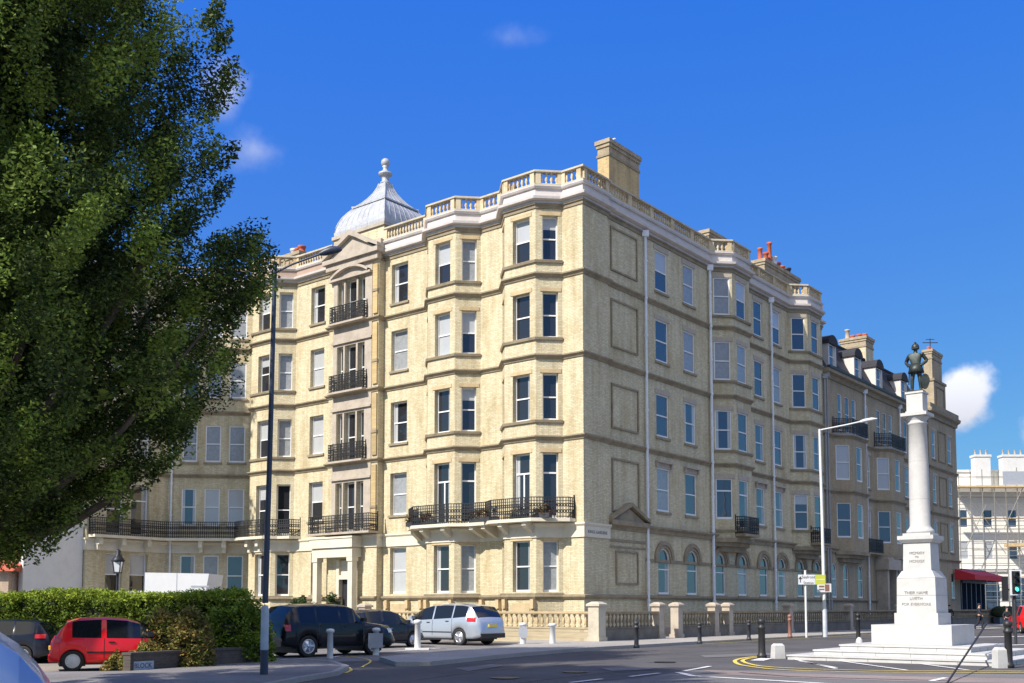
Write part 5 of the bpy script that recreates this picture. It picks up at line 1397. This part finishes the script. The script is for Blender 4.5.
suv = dict(L=4.79, W=1.98, wr=.38, xw=(.95,3.7), sill=.36,
    top=[(0,.7),(.03,1.05),(.08,1.15),(.2,1.5),(.42,1.78),(.8,1.83),(1.8,1.86),(2.6,1.83),(2.9,1.74),(3.45,1.22),(3.8,1.16),(4.5,1.1),(4.7,.95),(4.79,.6)],
    belt=[(0,.65),(.1,1.08),(.4,1.2),(3.3,1.15),(4.0,1.06),(4.79,.55)],
    side=[(.5,1.25),(1.32,2.22),(2.3,3.2)], screen=[(.09,.42),(2.92,3.46)], seams=[1.28,2.26,3.3], handles=[1.5,2.5], tail=(.09,1.02,.22,.16), head=(.14,.88,.16,.3), mirror=3.15, plate=.8, mirmat='trim_black')
h = Vector((-.78,.626)); make_car('silver_car', 'silver people carrier parked beside the balustrade', 'car', (-2.8,45.9,.006), h, mpv, 'paint_silver', 1.07)
h = Vector((.72,.69)).normalized(); make_car('black_car', 'large black off-road car parked between the bush and the white posts', 'car', (-6.15,35.2,.006), h, suv, 'paint_black', .93)
make_car('black_car', 'dark hatchback seen from behind between the large black car and the silver car', 'car', (-5.35,42.2,.006), R2, hatch, 'paint_navy', 1.0)
make_car('black_car', 'dark car mostly hidden behind the large black car', 'car', (-7.9,41.6,.006), R2, hatch, 'paint_black', 1.02)
x, y = G(51,672.5); make_car('red_car', 'bright red three-door hatchback parked by the hedge', 'car', (x+1.36*.88,y+.74+.62,.012), (1,.46), hatch, 'paint_red', .88, 'hubcap')
make_car('navy_car', 'dark blue estate car parked behind the red hatchback', 'car', (-14.9,30.3,.012), (-1,-.05), mpv, 'paint_navy', .76)
blue = dict(mpv); blue['tail'] = (.05,.5,.1,.3); blue['plate'] = .4; blue['top'] = [(0,.8),(.02,.95),(.06,1.06),(.14,1.18),(.25,1.30),(.38,1.39),(.6,1.45),(1.0,1.49),(1.8,1.50),(2.6,1.42),(3.0,1.35),(3.9,1.0),(4.2,.95),(4.55,.83),(4.7,.7),(4.77,.5)]
blue['side'] = [(1.38,2.35),(2.42,3.55)]; blue['screen'] = [(3.02,3.88)]; blue['belt'] = [(0,.55),(.1,.9),(.4,.98),(1.2,.96),(3.6,.9),(4.2,.85),(4.77,.45)]
make_car('blue_car', 'metallic blue car in the bottom left foreground, only its curved back showing', 'car', (-5.33,6.1,0), (-.90,-.43), blue, 'paint_blue', 1.045)
make_car('red_car', 'red car leaving at the right edge beyond the memorial', 'car', (32.6,66,0), (.25,1), hatch, 'paint_red', 1.15)
# white box truck behind the hedge
x0, zt = zat(145,572,44); x1, _ = zat(209,572,44)
tr = empty('white_truck', (x0,44,0), 0, 'white box truck behind the hedge in front of the brick wing', 'truck'); w_ = x1-x0
m = MB(); m.mesh([(a,y,z) for y in (-.0,2.2) for a, z in ((0,.9),(w_-.35,.9),(w_,zt-.05),(0,zt))], [(0,1,2,3),(7,6,5,4),(0,4,5,1),(1,5,6,2),(2,6,7,3),(3,7,4,0)]); m.build('box_body', 'paint_white', tr)
m = MB(); m.box(1.33,1.36,-.006,-.001,.95,zt-.03); m.box(1.95,2.7,-.01,-.001,zt-.62,zt-.55); m.build('panel_seam', 'grey_sheet', tr)
m = MB(); m.box(-1.7,-.05,.15,2.05,.5,2.3); m.box(-1.6,w_-.6,.3,1.9,.45,.88); m.build('cab', 'paint_white', tr)
m = MB()
for x in (-1.1, w_-.9):
    for y in (.25, 1.95): m.tube([(x,y-.12,.42),(x,y+.12,.42)], .42, 18)
m.build('wheel', 'tyre', tr)

# =================================================================== PEOPLE
def person(x, y, rz, label, pose=None, top='cloth_dark', legs='cloth_dark', s=1):
    r = empty('person', (x, y, .0), rz, label, 'person')
    pts, eds = body(pose, s); b_ = skin_mesh('body', pts, eds, 'skin', r, sub=2)
    # clothing: a shell slightly larger than the body below the neck
    n = ['pelvis','waist','chest','neckb','neck','head','top']
    p2 = [(*p[:3], p[3]+.018, (p[4] if len(p) > 4 else p[3])+.018) for p in pts]
    up = [i for i in range(len(pts)) if i in (0,1,2,3,7,8,9,11,12,13)]
    mp = {j:i for i, j in enumerate(up)}
    skin_mesh('jacket', [p2[i] for i in up], [(mp[a],mp[b]) for a, b in eds if a in mp and b in mp], top, r, sub=2)
    lo = [0,15,16,17,18,19,20,21,22]; mp = {j:i for i, j in enumerate(lo)}
    skin_mesh('trousers', [p2[i] for i in lo], [(mp[a],mp[b]) for a, b in eds if a in mp and b in mp], legs, r, sub=2)
    hd = pts[5]; m = MB(); m.lathe([(.085*s,.02),(.105*s,.08),(.09*s,.15),(.03*s,.18)], (hd[0], hd[1]+.02, hd[2]-.02), 12); m.build('hair', 'cloth_dark', r)
    return r
walk = dict(lk=(.11,-.18,.52,.065,.065), la=(.11,-.12,.10,.045,.045), lt=(.11,-.27,.05,.04,.03), rk=(-.11,.05,.48,.065,.065), ra=(-.11,.32,.16,.045,.045), rt=(-.11,.22,.05,.04,.03), le=(.27,.16,1.18,.045,.045), lh=(.27,.10,.93,.035,.035), lf=(.27,.07,.84,.035,.02), re=(-.27,-.1,1.18,.045,.045), rh=(-.25,-.25,.98,.035,.035), rf=(-.25,-.3,.9,.035,.02))
Y = 76; person((978-512)/1046*Y, Y, .9, 'person in dark clothes walking past the restaurant beyond the memorial', walk, s=1.05)
Y = 80; person((948-512)/1046*Y, Y, -.4, 'person in dark clothes standing beside the right side of the memorial pedestal', None)
Y = 74; person((1005.5-512)/1046*Y, Y, .2, 'person in dark clothes standing left of the red car at the right edge', None, 'cloth_dark', 'cloth_dark', .9)

# =================================================================== PLANTS
def leaves(name, centers, radii, counts, size, mat, parent=None, tone=None, flat=.6, dirs=None, stretch=1.0):
    """many small pointed leaves round clump centres"""
    rng = np.random.default_rng(abs(hash(name)) % 1000 if False else len(centers)*7+3)
    C_ = np.repeat(np.array(centers, float), counts, axis=0); Rr = np.repeat(np.array(radii, float), counts, axis=0)
    n = len(C_)
    d = rng.normal(size=(n,3)); d /= np.linalg.norm(d, axis=1)[:,None]; rr = rng.random(n)**.42
    off = d*rr[:,None]*Rr
    if dirs is not None:
        Dd = np.repeat(np.array(dirs, float), counts, axis=0); proj = (off*Dd).sum(1)[:,None]; off += Dd*proj*(stretch-1)
    Pn = C_+off
    u = rng.normal(size=(n,3)); u[:,2] *= flat; u /= np.linalg.norm(u, axis=1)[:,None]
    w = rng.normal(size=(n,3)); w = w-(w*u).sum(1)[:,None]*u; w /= np.linalg.norm(w, axis=1)[:,None]
    s_ = size*(.65+.7*rng.random(n))[:,None]
    V = np.empty((n,4,3)); V[:,0] = Pn-u*s_; V[:,1] = Pn+w*s_*.5; V[:,2] = Pn+u*s_; V[:,3] = Pn-w*s_*.5
    me = bpy.data.meshes.new(name); me.vertices.add(n*4); me.vertices.foreach_set('co', V.reshape(-1))
    me.loops.add(n*4); me.loops.foreach_set('vertex_index', np.arange(n*4, dtype=np.int32)); me.polygons.add(n)
    me.polygons.foreach_set('loop_start', np.arange(0, n*4, 4, dtype=np.int32)); me.polygons.foreach_set('loop_total', np.full(n, 4, dtype=np.int32))
    me.update(calc_edges=True)
    T = np.repeat(np.array(tone if tone is not None else rng.random(len(centers)), float), counts); T = np.clip(T+rng.normal(size=n)*.16, 0, 1)
    at = me.attributes.new('tone', 'FLOAT', 'FACE'); at.data.foreach_set('value', T.astype(np.float32))
    me.materials.append(M[mat]); return link(name, me, parent)
def crown_points(X0, Y0, prof, n, rng, inner=.55):
    """prof: (z, radius)"""
    zs = np.array([p[0] for p in prof]); rs = np.array([p[1] for p in prof]); out = []; dirs = []
    while len(out) < n:
        z = rng.uniform(zs[0], zs[-1]); r = np.interp(z, zs, rs)
        if rng.random() > (r/ rs.max())**1.1: continue
        a = rng.uniform(0, 2*pi); wob = 1+.10*sin(3*a+z*.9)+.07*sin(7*a-z*1.7)+.06*sin(z*3.1+a*2)
        q = rng.random(); f_ = (1-(1-inner)*q**1.6)
        rr = r*wob*f_
        out.append((X0+rr*cos(a), Y0+rr*sin(a), z)); dirs.append((cos(a)*.6, sin(a)*.6, .45+.07*(z-5)))
    dirs = np.array(dirs); dirs /= np.linalg.norm(dirs, axis=1)[:,None]
    return np.array(out), dirs
def tree(name, label, X0, Y0, prof, n, per, lsize, crad, seed, lean=0, trunk_r=.35, z_split=3.0):
    rng = np.random.default_rng(seed)
    root = empty(name, (0,0,0), 0, label, 'tree')
    c, d = crown_points(X0, Y0, prof, n, rng)
    rad_ = np.tile(np.array([crad,crad,crad]), (n,1))*(.7+.6*rng.random(n))[:,None]
    o = leaves('crown', c, rad_, np.full(n, per), lsize, 'leaf_tree', root, rng.random(n)**2.0, dirs=d, stretch=1.8)  # skewed tone paints many clumps dark, as self-shadow in the crown
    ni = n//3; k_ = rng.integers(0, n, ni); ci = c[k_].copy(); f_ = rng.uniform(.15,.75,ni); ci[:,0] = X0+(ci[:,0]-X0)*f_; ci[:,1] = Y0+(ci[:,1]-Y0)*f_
    leaves('inner_foliage', ci, np.full((ni,3), crad*2.0), np.full(ni, 110), lsize*2.1, 'leaf_tree', root, rng.random(ni)*.25)  # inner leaves painted darker, as shade inside the crown
    m = MB(); top = prof[-1][0]
    m.tube([(X0,Y0,-.1),(X0+.05,Y0,1.2),(X0-.05,Y0+.1,z_split),(X0,Y0,z_split+3),(X0+.1,Y0,top*.8)], [trunk_r*1.3,trunk_r,trunk_r*.85,trunk_r*.5,.06], 12)
    for k in range(14):
        i = rng.integers(n); p = c[i].copy(); p[0] = X0+(p[0]-X0)*.7; p[1] = Y0+(p[1]-Y0)*.7; zb = max(1.8, z_split-.6+rng.random()*max(.5,(p[2]-z_split)*.6)); zb = min(zb, p[2]-.1)
        a = Vector((X0, Y0, zb)); b = Vector(p); mid = a.lerp(b, .5)+Vector((0,0,-.15*(b-a).length*.4)); r0 = trunk_r*.33
        m.tube([a, a.lerp(mid,.6), mid, mid.lerp(b,.6)+Vector((0,0,.1)), b], [r0,r0*.8,r0*.6,r0*.35,.015], 6)
    m.build('trunk', 'bark', root)
    return root, c
Y0 = 17.0
sil = [(560,12),(535,85),(500,118),(470,160),(430,188),(390,222),(340,240),(290,255),(245,258),(200,222),(150,216),(75,226),(0,205)]
X0 = -9.4; prof = []
for py, px in sil:
    X, Z = zat(px, py, Y0); prof.append((Z, max(.5, X-X0-.5)))
prof += [(12.3,3.4),(13.4,2.2),(14.3,.7)]
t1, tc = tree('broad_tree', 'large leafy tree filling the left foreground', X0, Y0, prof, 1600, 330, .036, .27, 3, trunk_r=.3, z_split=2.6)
rng = np.random.default_rng(9)
# drooping and poking sprays along the crown's outline
sp = []; sd = []
for (px, py) in ((228,165),(232,150),(226,185),(258,243),(266,248),(250,262),(246,275),(262,262),(120,505),(150,470),(178,432),(192,420),(60,538),(30,552),(95,520),(215,5),(222,25),(228,50),(205,-10),(232,70),(170,455),(140,490),(238,330),(228,365),(205,400)):
    X, Z = zat(px, py, Y0+rng.uniform(-.5,.5)); sp.append((X-.1, Y0+rng.uniform(-.5,.5), Z)); sd.append((.5,0,.85))
leaves('spray', sp, np.tile([.16,.16,.16], (len(sp),1)), np.full(len(sp), 200), .040, 'leaf_tree', t1, dirs=sd, stretch=2.2)
m = MB()
for pts in ([(-9.4,17,2.4),(-8.6,16.9,2.75),(-7.6,16.8,3.3),(-6.3,16.8,4.5),(-5.0,16.9,6.2)], [(-9.4,17,2.8),(-8.2,16.6,3.9),(-7.0,16.5,5.3),(-5.6,16.4,7.6)], [(-9.4,17,2.3),(-8.7,17.2,2.6),(-7.4,17.3,2.95),(-6.4,17.4,3.6)]):
    m.tube(pts, [.16,.12,.08,.05,.02][:len(pts)], 8)
m.build('limb', 'bark', t1)
t2, _ = tree('tall_tree', 'taller tree standing behind the large one at the left edge', -15.2, 22.5, [(10.5,1.5),(11.5,3.6),(13,4.6),(16,4.2),(19,3.0),(21.5,.8)], 420, 200, .07, .6, 5, trunk_r=.4, z_split=6)
t3, _ = tree('shade_tree', 'added tall tree that shades the brick wing, hidden by the foreground tree', -30, 59, [(12,1.5),(15,3.6),(20,4.2),(26,3.6),(30,1)], 260, 120, .2, .8, 6, trunk_r=.45, z_split=10)  # unseen tree, added to throw shade on the left wing
# hedge
rng = np.random.default_rng(4)
hg = empty('hedge', (0,0,0), 0, 'long clipped green hedge with a bright sunlit top behind the red hatchback', 'hedge')
ha = Vector((-24,32.2)); hb2 = Vector((-8.0,31.0)); hd_ = (hb2-ha); hl = hd_.length; hu = hd_/hl; hn = Vector((-hu.y,hu.x))
m = MB(); q = [ha-hn*.35, hb2-hn*.35, hb2+hn*1.0, ha+hn*1.0]; prism(m, [(p.x,p.y) for p in q], 0, 1.82); m.build('hedge_core', 'twig_dark', hg)
cs = []
for _ in range(2300):
    t = rng.random()*hl; side = rng.random()
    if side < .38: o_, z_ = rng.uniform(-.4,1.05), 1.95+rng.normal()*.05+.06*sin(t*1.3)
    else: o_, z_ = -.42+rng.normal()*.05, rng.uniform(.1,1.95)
    p = ha+hu*t+hn*o_; cs.append((p.x,p.y,z_))
cs = np.array(cs); tn = np.where(cs[:,2] > 1.8, .75, .25)+rng.normal(size=len(cs))*.12  # sunlight put into the leaf tone: lighter top, darker sides
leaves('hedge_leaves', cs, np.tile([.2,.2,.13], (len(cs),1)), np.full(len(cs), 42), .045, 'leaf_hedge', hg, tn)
def bush(name, label, cx, cy, rx, ry, h, n, per, ls, mat, seed, cat='bush', cr=.2, z0=0, parent=None):
    rng = np.random.default_rng(seed); cs = []
    for _ in range(n):
        d = rng.normal(size=3); d /= np.linalg.norm(d); d[2] = abs(d[2]); k = .78+.22*rng.random()+.12*sin(d[0]*5+seed)
        cs.append((cx+d[0]*rx*k, cy+d[1]*ry*k, z0+d[2]*h*k+.05))
    o = leaves(name, cs, np.tile([cr,cr,cr], (n,1)), np.full(n, per), ls, mat, parent)
    m = MB(); m.lathe([(.75,.0),(.8,.3),(.7,.6),(.4,.78),(.05,.82)], (0,0,0), 14)
    c_ = m.build('bush_core', 'twig_dark', o); c_.matrix_local = Matrix.Translation((cx,cy,z0)) @ Matrix.Diagonal((rx,ry,h,1))
    if not parent: tag(o, label, cat)
    return o
bush('bush', 'rounded bush with brownish green leaves behind the low wall', -8.75, 27.25, .95, .65, 1.5, 340, 60, .05, 'leaf_bush', 11)
bush('bush', 'taller green bush between the brownish bush and the street lamp', -7.65, 29.4, 1.0, .7, 1.75, 300, 60, .05, 'leaf_hedge', 12)
bush('shrub', 'low green shrub in front of the nose of the red hatchback', *G(143,671.5), .5, .3, .62, 90, 40, .04, 'leaf_bush', 13, cat='shrub', cr=.12)
bush('shrub', 'small spreading shrub on the bank beside the name plate wall', *G(118,671), .42, .3, .42, 60, 30, .04, 'leaf_bush', 14, cat='shrub', cr=.1)
# low wall with name plate
a = Vector(G(130,674)); b = Vector(G(262,664.5)); u = (b-a).normalized(); f = frame(b, -u)
m = MB(); ln = (b-a).length; m.box(0,ln,-.24,0,0,.46,f); m.box(-.02,ln+.02,-.27,.03,.461,.52,f); lwl = m.build('low_wall', 'low_brick'); 
wr_ = empty('garden_wall', (0,0,0), 0, 'low dark brick wall carrying a small pale name plate at the left pavement', 'wall'); lwl.parent = wr_
m = MB(); m.box(ln-.72,ln-.1,.001,.02,.1,.30,f); npl = m.build('name_plate', 'post_pale', wr_)
text_mesh('BLOCK', .17, 'lettering', 'ink', npl, upright(b-u*(ln-.38), -u, .14, .022), .002)
# plants by the door
for (s_, o_, h_, lb) in ((15.0,2.3,1.0,'clipped potted shrub right of the pillared doorway'),(16.9,2.6,.9,'clipped potted shrub in front of the pillared doorway'),(18.6,1.8,1.0,'potted shrub under the window left of the doorway')):
    p = LP(s_, o_); r = empty('potted_shrub', (p.x,p.y,.0), 0, lb, 'potted plant', 'potted shrubs by the doorway')
    m = MB(); m.lathe([(.28,0),(.38,.6),(.42,.62),(.42,.7),(.36,.7)], (0,0,0), 14); m.build('pot', 'stone_tan', r)
    q = bush('foliage', None, 0, 0, .62, .62, h_*1.4, 60, 60, .06, 'leaf_dark', int(s_), z0=.75, parent=r)
# balcony flowers
rng = np.random.default_rng(21)
for i, (s_, o_) in enumerate(((4.6,1.4),(5.6,1.1),(8.6,1.55),(9.9,1.3),(2.6,1.5),(1.4,1.3))):
    p = LP(s_, o_); pb = empty('flower_box', (p.x,p.y,5.88), math.atan2(L2.y,L2.x), ('planted trough behind the railing of the long iron balcony'), 'flower box', 'flower boxes on the long iron balcony')
    m = MB(); m.box(-.5,.5,-.12,.12,.0,.22); m.build('trough', 'iron_wear', pb)
    cs = [(rng.uniform(-.5,.5), rng.uniform(-.12,.12), rng.uniform(.25,.6)) for _ in range(14)]
    leaves('plant', cs, np.tile([.14,.14,.16], (14,1)), np.full(14, 30), .05, 'leaf_flower', pb)

# =================================================================== LIGHT AND SKY
SUNDIR = Vector((-.77,-.64,0)).normalized(); EL = rad(42)
sd_ = Vector((SUNDIR.x*cos(EL), SUNDIR.y*cos(EL), sin(EL)))
sl = bpy.data.lights.new('sun', 'SUN'); sl.energy = 4.7; sl.angle = rad(.5); sl.color = (1,.94,.85)
so = bpy.data.objects.new('sun', sl); col.objects.link(so); so.rotation_euler = sd_.to_track_quat('Z', 'Y').to_euler(); so.location = (-30,-30,40)
wd = bpy.data.worlds.new('World'); scene.world = wd; wd.use_nodes = True; n = wd.node_tree
bg = n.nodes['Background']; SKYK = 2**(.68-.55); sk = n.nodes.new('ShaderNodeTexSky'); sk.sky_type = 'NISHITA'; sk.sun_disc = False
sk.sun_elevation = EL; sk.sun_rotation = math.atan2(sd_.x, sd_.y); sk.air_density = 1.0; sk.dust_density = .3; sk.ozone_density = 4.5; sk.altitude = 0
hs = n.nodes.new('ShaderNodeHueSaturation'); hs.inputs['Hue'].default_value = .508; hs.inputs['Saturation'].default_value = 1.36; hs.inputs['Value'].default_value = 1.3
n.links.new(sk.outputs[0], hs.inputs['Color'])
sp_ = n.nodes.new('ShaderNodeSeparateColor'); cb_ = n.nodes.new('ShaderNodeCombineColor'); n.links.new(hs.outputs[0], sp_.inputs[0])
for i_, (a_, p_) in enumerate(((.274,.457),(.494,.552),(.80,.05))):
    q_ = n.nodes.new('ShaderNodeMath'); q_.operation = 'MULTIPLY'; q_.inputs[1].default_value = .16; n.links.new(sp_.outputs[i_], q_.inputs[0])
    r_ = n.nodes.new('ShaderNodeMath'); r_.operation = 'POWER'; r_.inputs[1].default_value = p_; n.links.new(q_.outputs[0], r_.inputs[0])
    t_ = n.nodes.new('ShaderNodeMath'); t_.operation = 'MULTIPLY'; t_.inputs[1].default_value = a_/.16*SKYK; n.links.new(r_.outputs[0], t_.inputs[0]); n.links.new(t_.outputs[0], cb_.inputs[i_])
tc = n.nodes.new('ShaderNodeTexCoord')
last = cb_.outputs[0]
def cloud(px, py, rx, ry, scale, lo, hi, strength, colr, last, seed=0):
    d = ray(px, py).normalized(); up = Vector((0,0,1)); rt = d.cross(up).normalized(); u2 = rt.cross(d).normalized()
    def dot(v):
        x = n.nodes.new('ShaderNodeVectorMath'); x.operation = 'DOT_PRODUCT'; n.links.new(tc.outputs['Generated'], x.inputs[0]); x.inputs[1].default_value = v; return x.outputs['Value']
    def mth(op, a, b=None, clamp=False):
        x = n.nodes.new('ShaderNodeMath'); x.operation = op; x.use_clamp = clamp
        for i, v in enumerate((a, b)):
            if v is None: continue
            if isinstance(v, (int, float)): x.inputs[i].default_value = v
            else: n.links.new(v, x.inputs[i])
        return x.outputs[0]
    a = mth('DIVIDE', dot(rt), rx/1046); b = mth('DIVIDE', dot(u2), ry/1046)
    r = mth('SQRT', mth('ADD', mth('MULTIPLY', a, a), mth('MULTIPLY', b, b)))
    front = mth('GREATER_THAN', dot(d), .3)
    nz = n.nodes.new('ShaderNodeTexNoise'); nz.inputs['Scale'].default_value = scale; nz.inputs['Detail'].default_value = 7; nz.inputs['Roughness'].default_value = .55
    ad = n.nodes.new('ShaderNodeVectorMath'); ad.inputs[1].default_value = (seed,seed,0); n.links.new(tc.outputs['Generated'], ad.inputs[0]); n.links.new(ad.outputs[0], nz.inputs['Vector'])
    v = mth('SUBTRACT', mth('ADD', 1.0, mth('MULTIPLY', mth('SUBTRACT', nz.outputs['Fac'], .5), 3.0)), r)
    mr = n.nodes.new('ShaderNodeMapRange'); mr.interpolation_type = 'SMOOTHSTEP'; mr.inputs[1].default_value = lo; mr.inputs[2].default_value = hi; n.links.new(v, mr.inputs[0])
    k = mth('MULTIPLY', mth('MULTIPLY', mr.outputs[0], strength), front, True)
    # lower side of the cloud greyer
    sh = n.nodes.new('ShaderNodeMapRange'); sh.inputs[1].default_value = -1; sh.inputs[2].default_value = .8; n.links.new(b, sh.inputs[0])
    cm = n.nodes.new('ShaderNodeMixRGB'); cm.inputs[1].default_value = (*[c*.62 for c in colr],1); cm.inputs[2].default_value = (*colr,1); n.links.new(sh.outputs[0], cm.inputs[0])
    mx = n.nodes.new('ShaderNodeMixRGB'); n.links.new(k, mx.inputs[0]); n.links.new(last, mx.inputs[1]); n.links.new(cm.outputs[0], mx.inputs[2]); return mx.outputs[0]
CW = (7.2,7.4,8.2)
last = cloud(956,399,36,38,9,.0,.45,1,CW,last,3)
last = cloud(1050,432,28,26,9,.0,.5,.95,CW,last,5)
last = cloud(254,150,44,34,13,-.1,1.6,.62,CW,last,1)
last = cloud(226,98,20,34,14,-.1,1.5,.6,CW,last,2)
last = cloud(508,38,30,14,16,-.1,1.8,.25,CW,last,4)
# unseen broken cloud added behind the camera as neutral fill for the shaded facade
dt = n.nodes.new('ShaderNodeVectorMath'); dt.operation = 'DOT_PRODUCT'; dt.inputs[1].default_value = (.5,-.86,.1); n.links.new(tc.outputs['Generated'], dt.inputs[0])
mk = n.nodes.new('ShaderNodeMapRange'); mk.interpolation_type = 'SMOOTHSTEP'; mk.inputs[1].default_value = -.05; mk.inputs[2].default_value = .3; n.links.new(dt.outputs['Value'], mk.inputs[0])
nz = n.nodes.new('ShaderNodeTexNoise'); nz.inputs['Scale'].default_value = 2.6; nz.inputs['Detail'].default_value = 8; n.links.new(tc.outputs['Generated'], nz.inputs['Vector'])
nm = n.nodes.new('ShaderNodeMapRange'); nm.interpolation_type = 'SMOOTHSTEP'; nm.inputs[1].default_value = .40; nm.inputs[2].default_value = .54; n.links.new(nz.outputs['Fac'], nm.inputs[0])
sz = n.nodes.new('ShaderNodeSeparateXYZ'); n.links.new(tc.outputs['Generated'], sz.inputs[0])
mz = n.nodes.new('ShaderNodeMapRange'); mz.interpolation_type = 'SMOOTHSTEP'; mz.inputs[1].default_value = .36; mz.inputs[2].default_value = .52; n.links.new(sz.outputs[2], mz.inputs[0])
mq = n.nodes.new('ShaderNodeMath'); mq.operation = 'MULTIPLY'; n.links.new(mk.outputs[0], mq.inputs[0]); n.links.new(mz.outputs[0], mq.inputs[1])
mm = n.nodes.new('ShaderNodeMath'); mm.operation = 'MULTIPLY'; n.links.new(mq.outputs[0], mm.inputs[0]); n.links.new(nm.outputs[0], mm.inputs[1])
cx = n.nodes.new('ShaderNodeMixRGB'); cx.inputs[2].default_value = (8.0,7.6,7.0,1); n.links.new(mm.outputs[0], cx.inputs[0]); n.links.new(last, cx.inputs[1]); last = cx.outputs[0]
n.links.new(last, bg.inputs['Color']); bg.inputs['Strength'].default_value = .10
scene.view_settings.view_transform = 'Standard'; scene.view_settings.look = 'None'; scene.view_settings.exposure = .55; scene.view_settings.gamma = 1
scene.view_settings.use_curve_mapping = False
scene.render.engine = 'CYCLES'
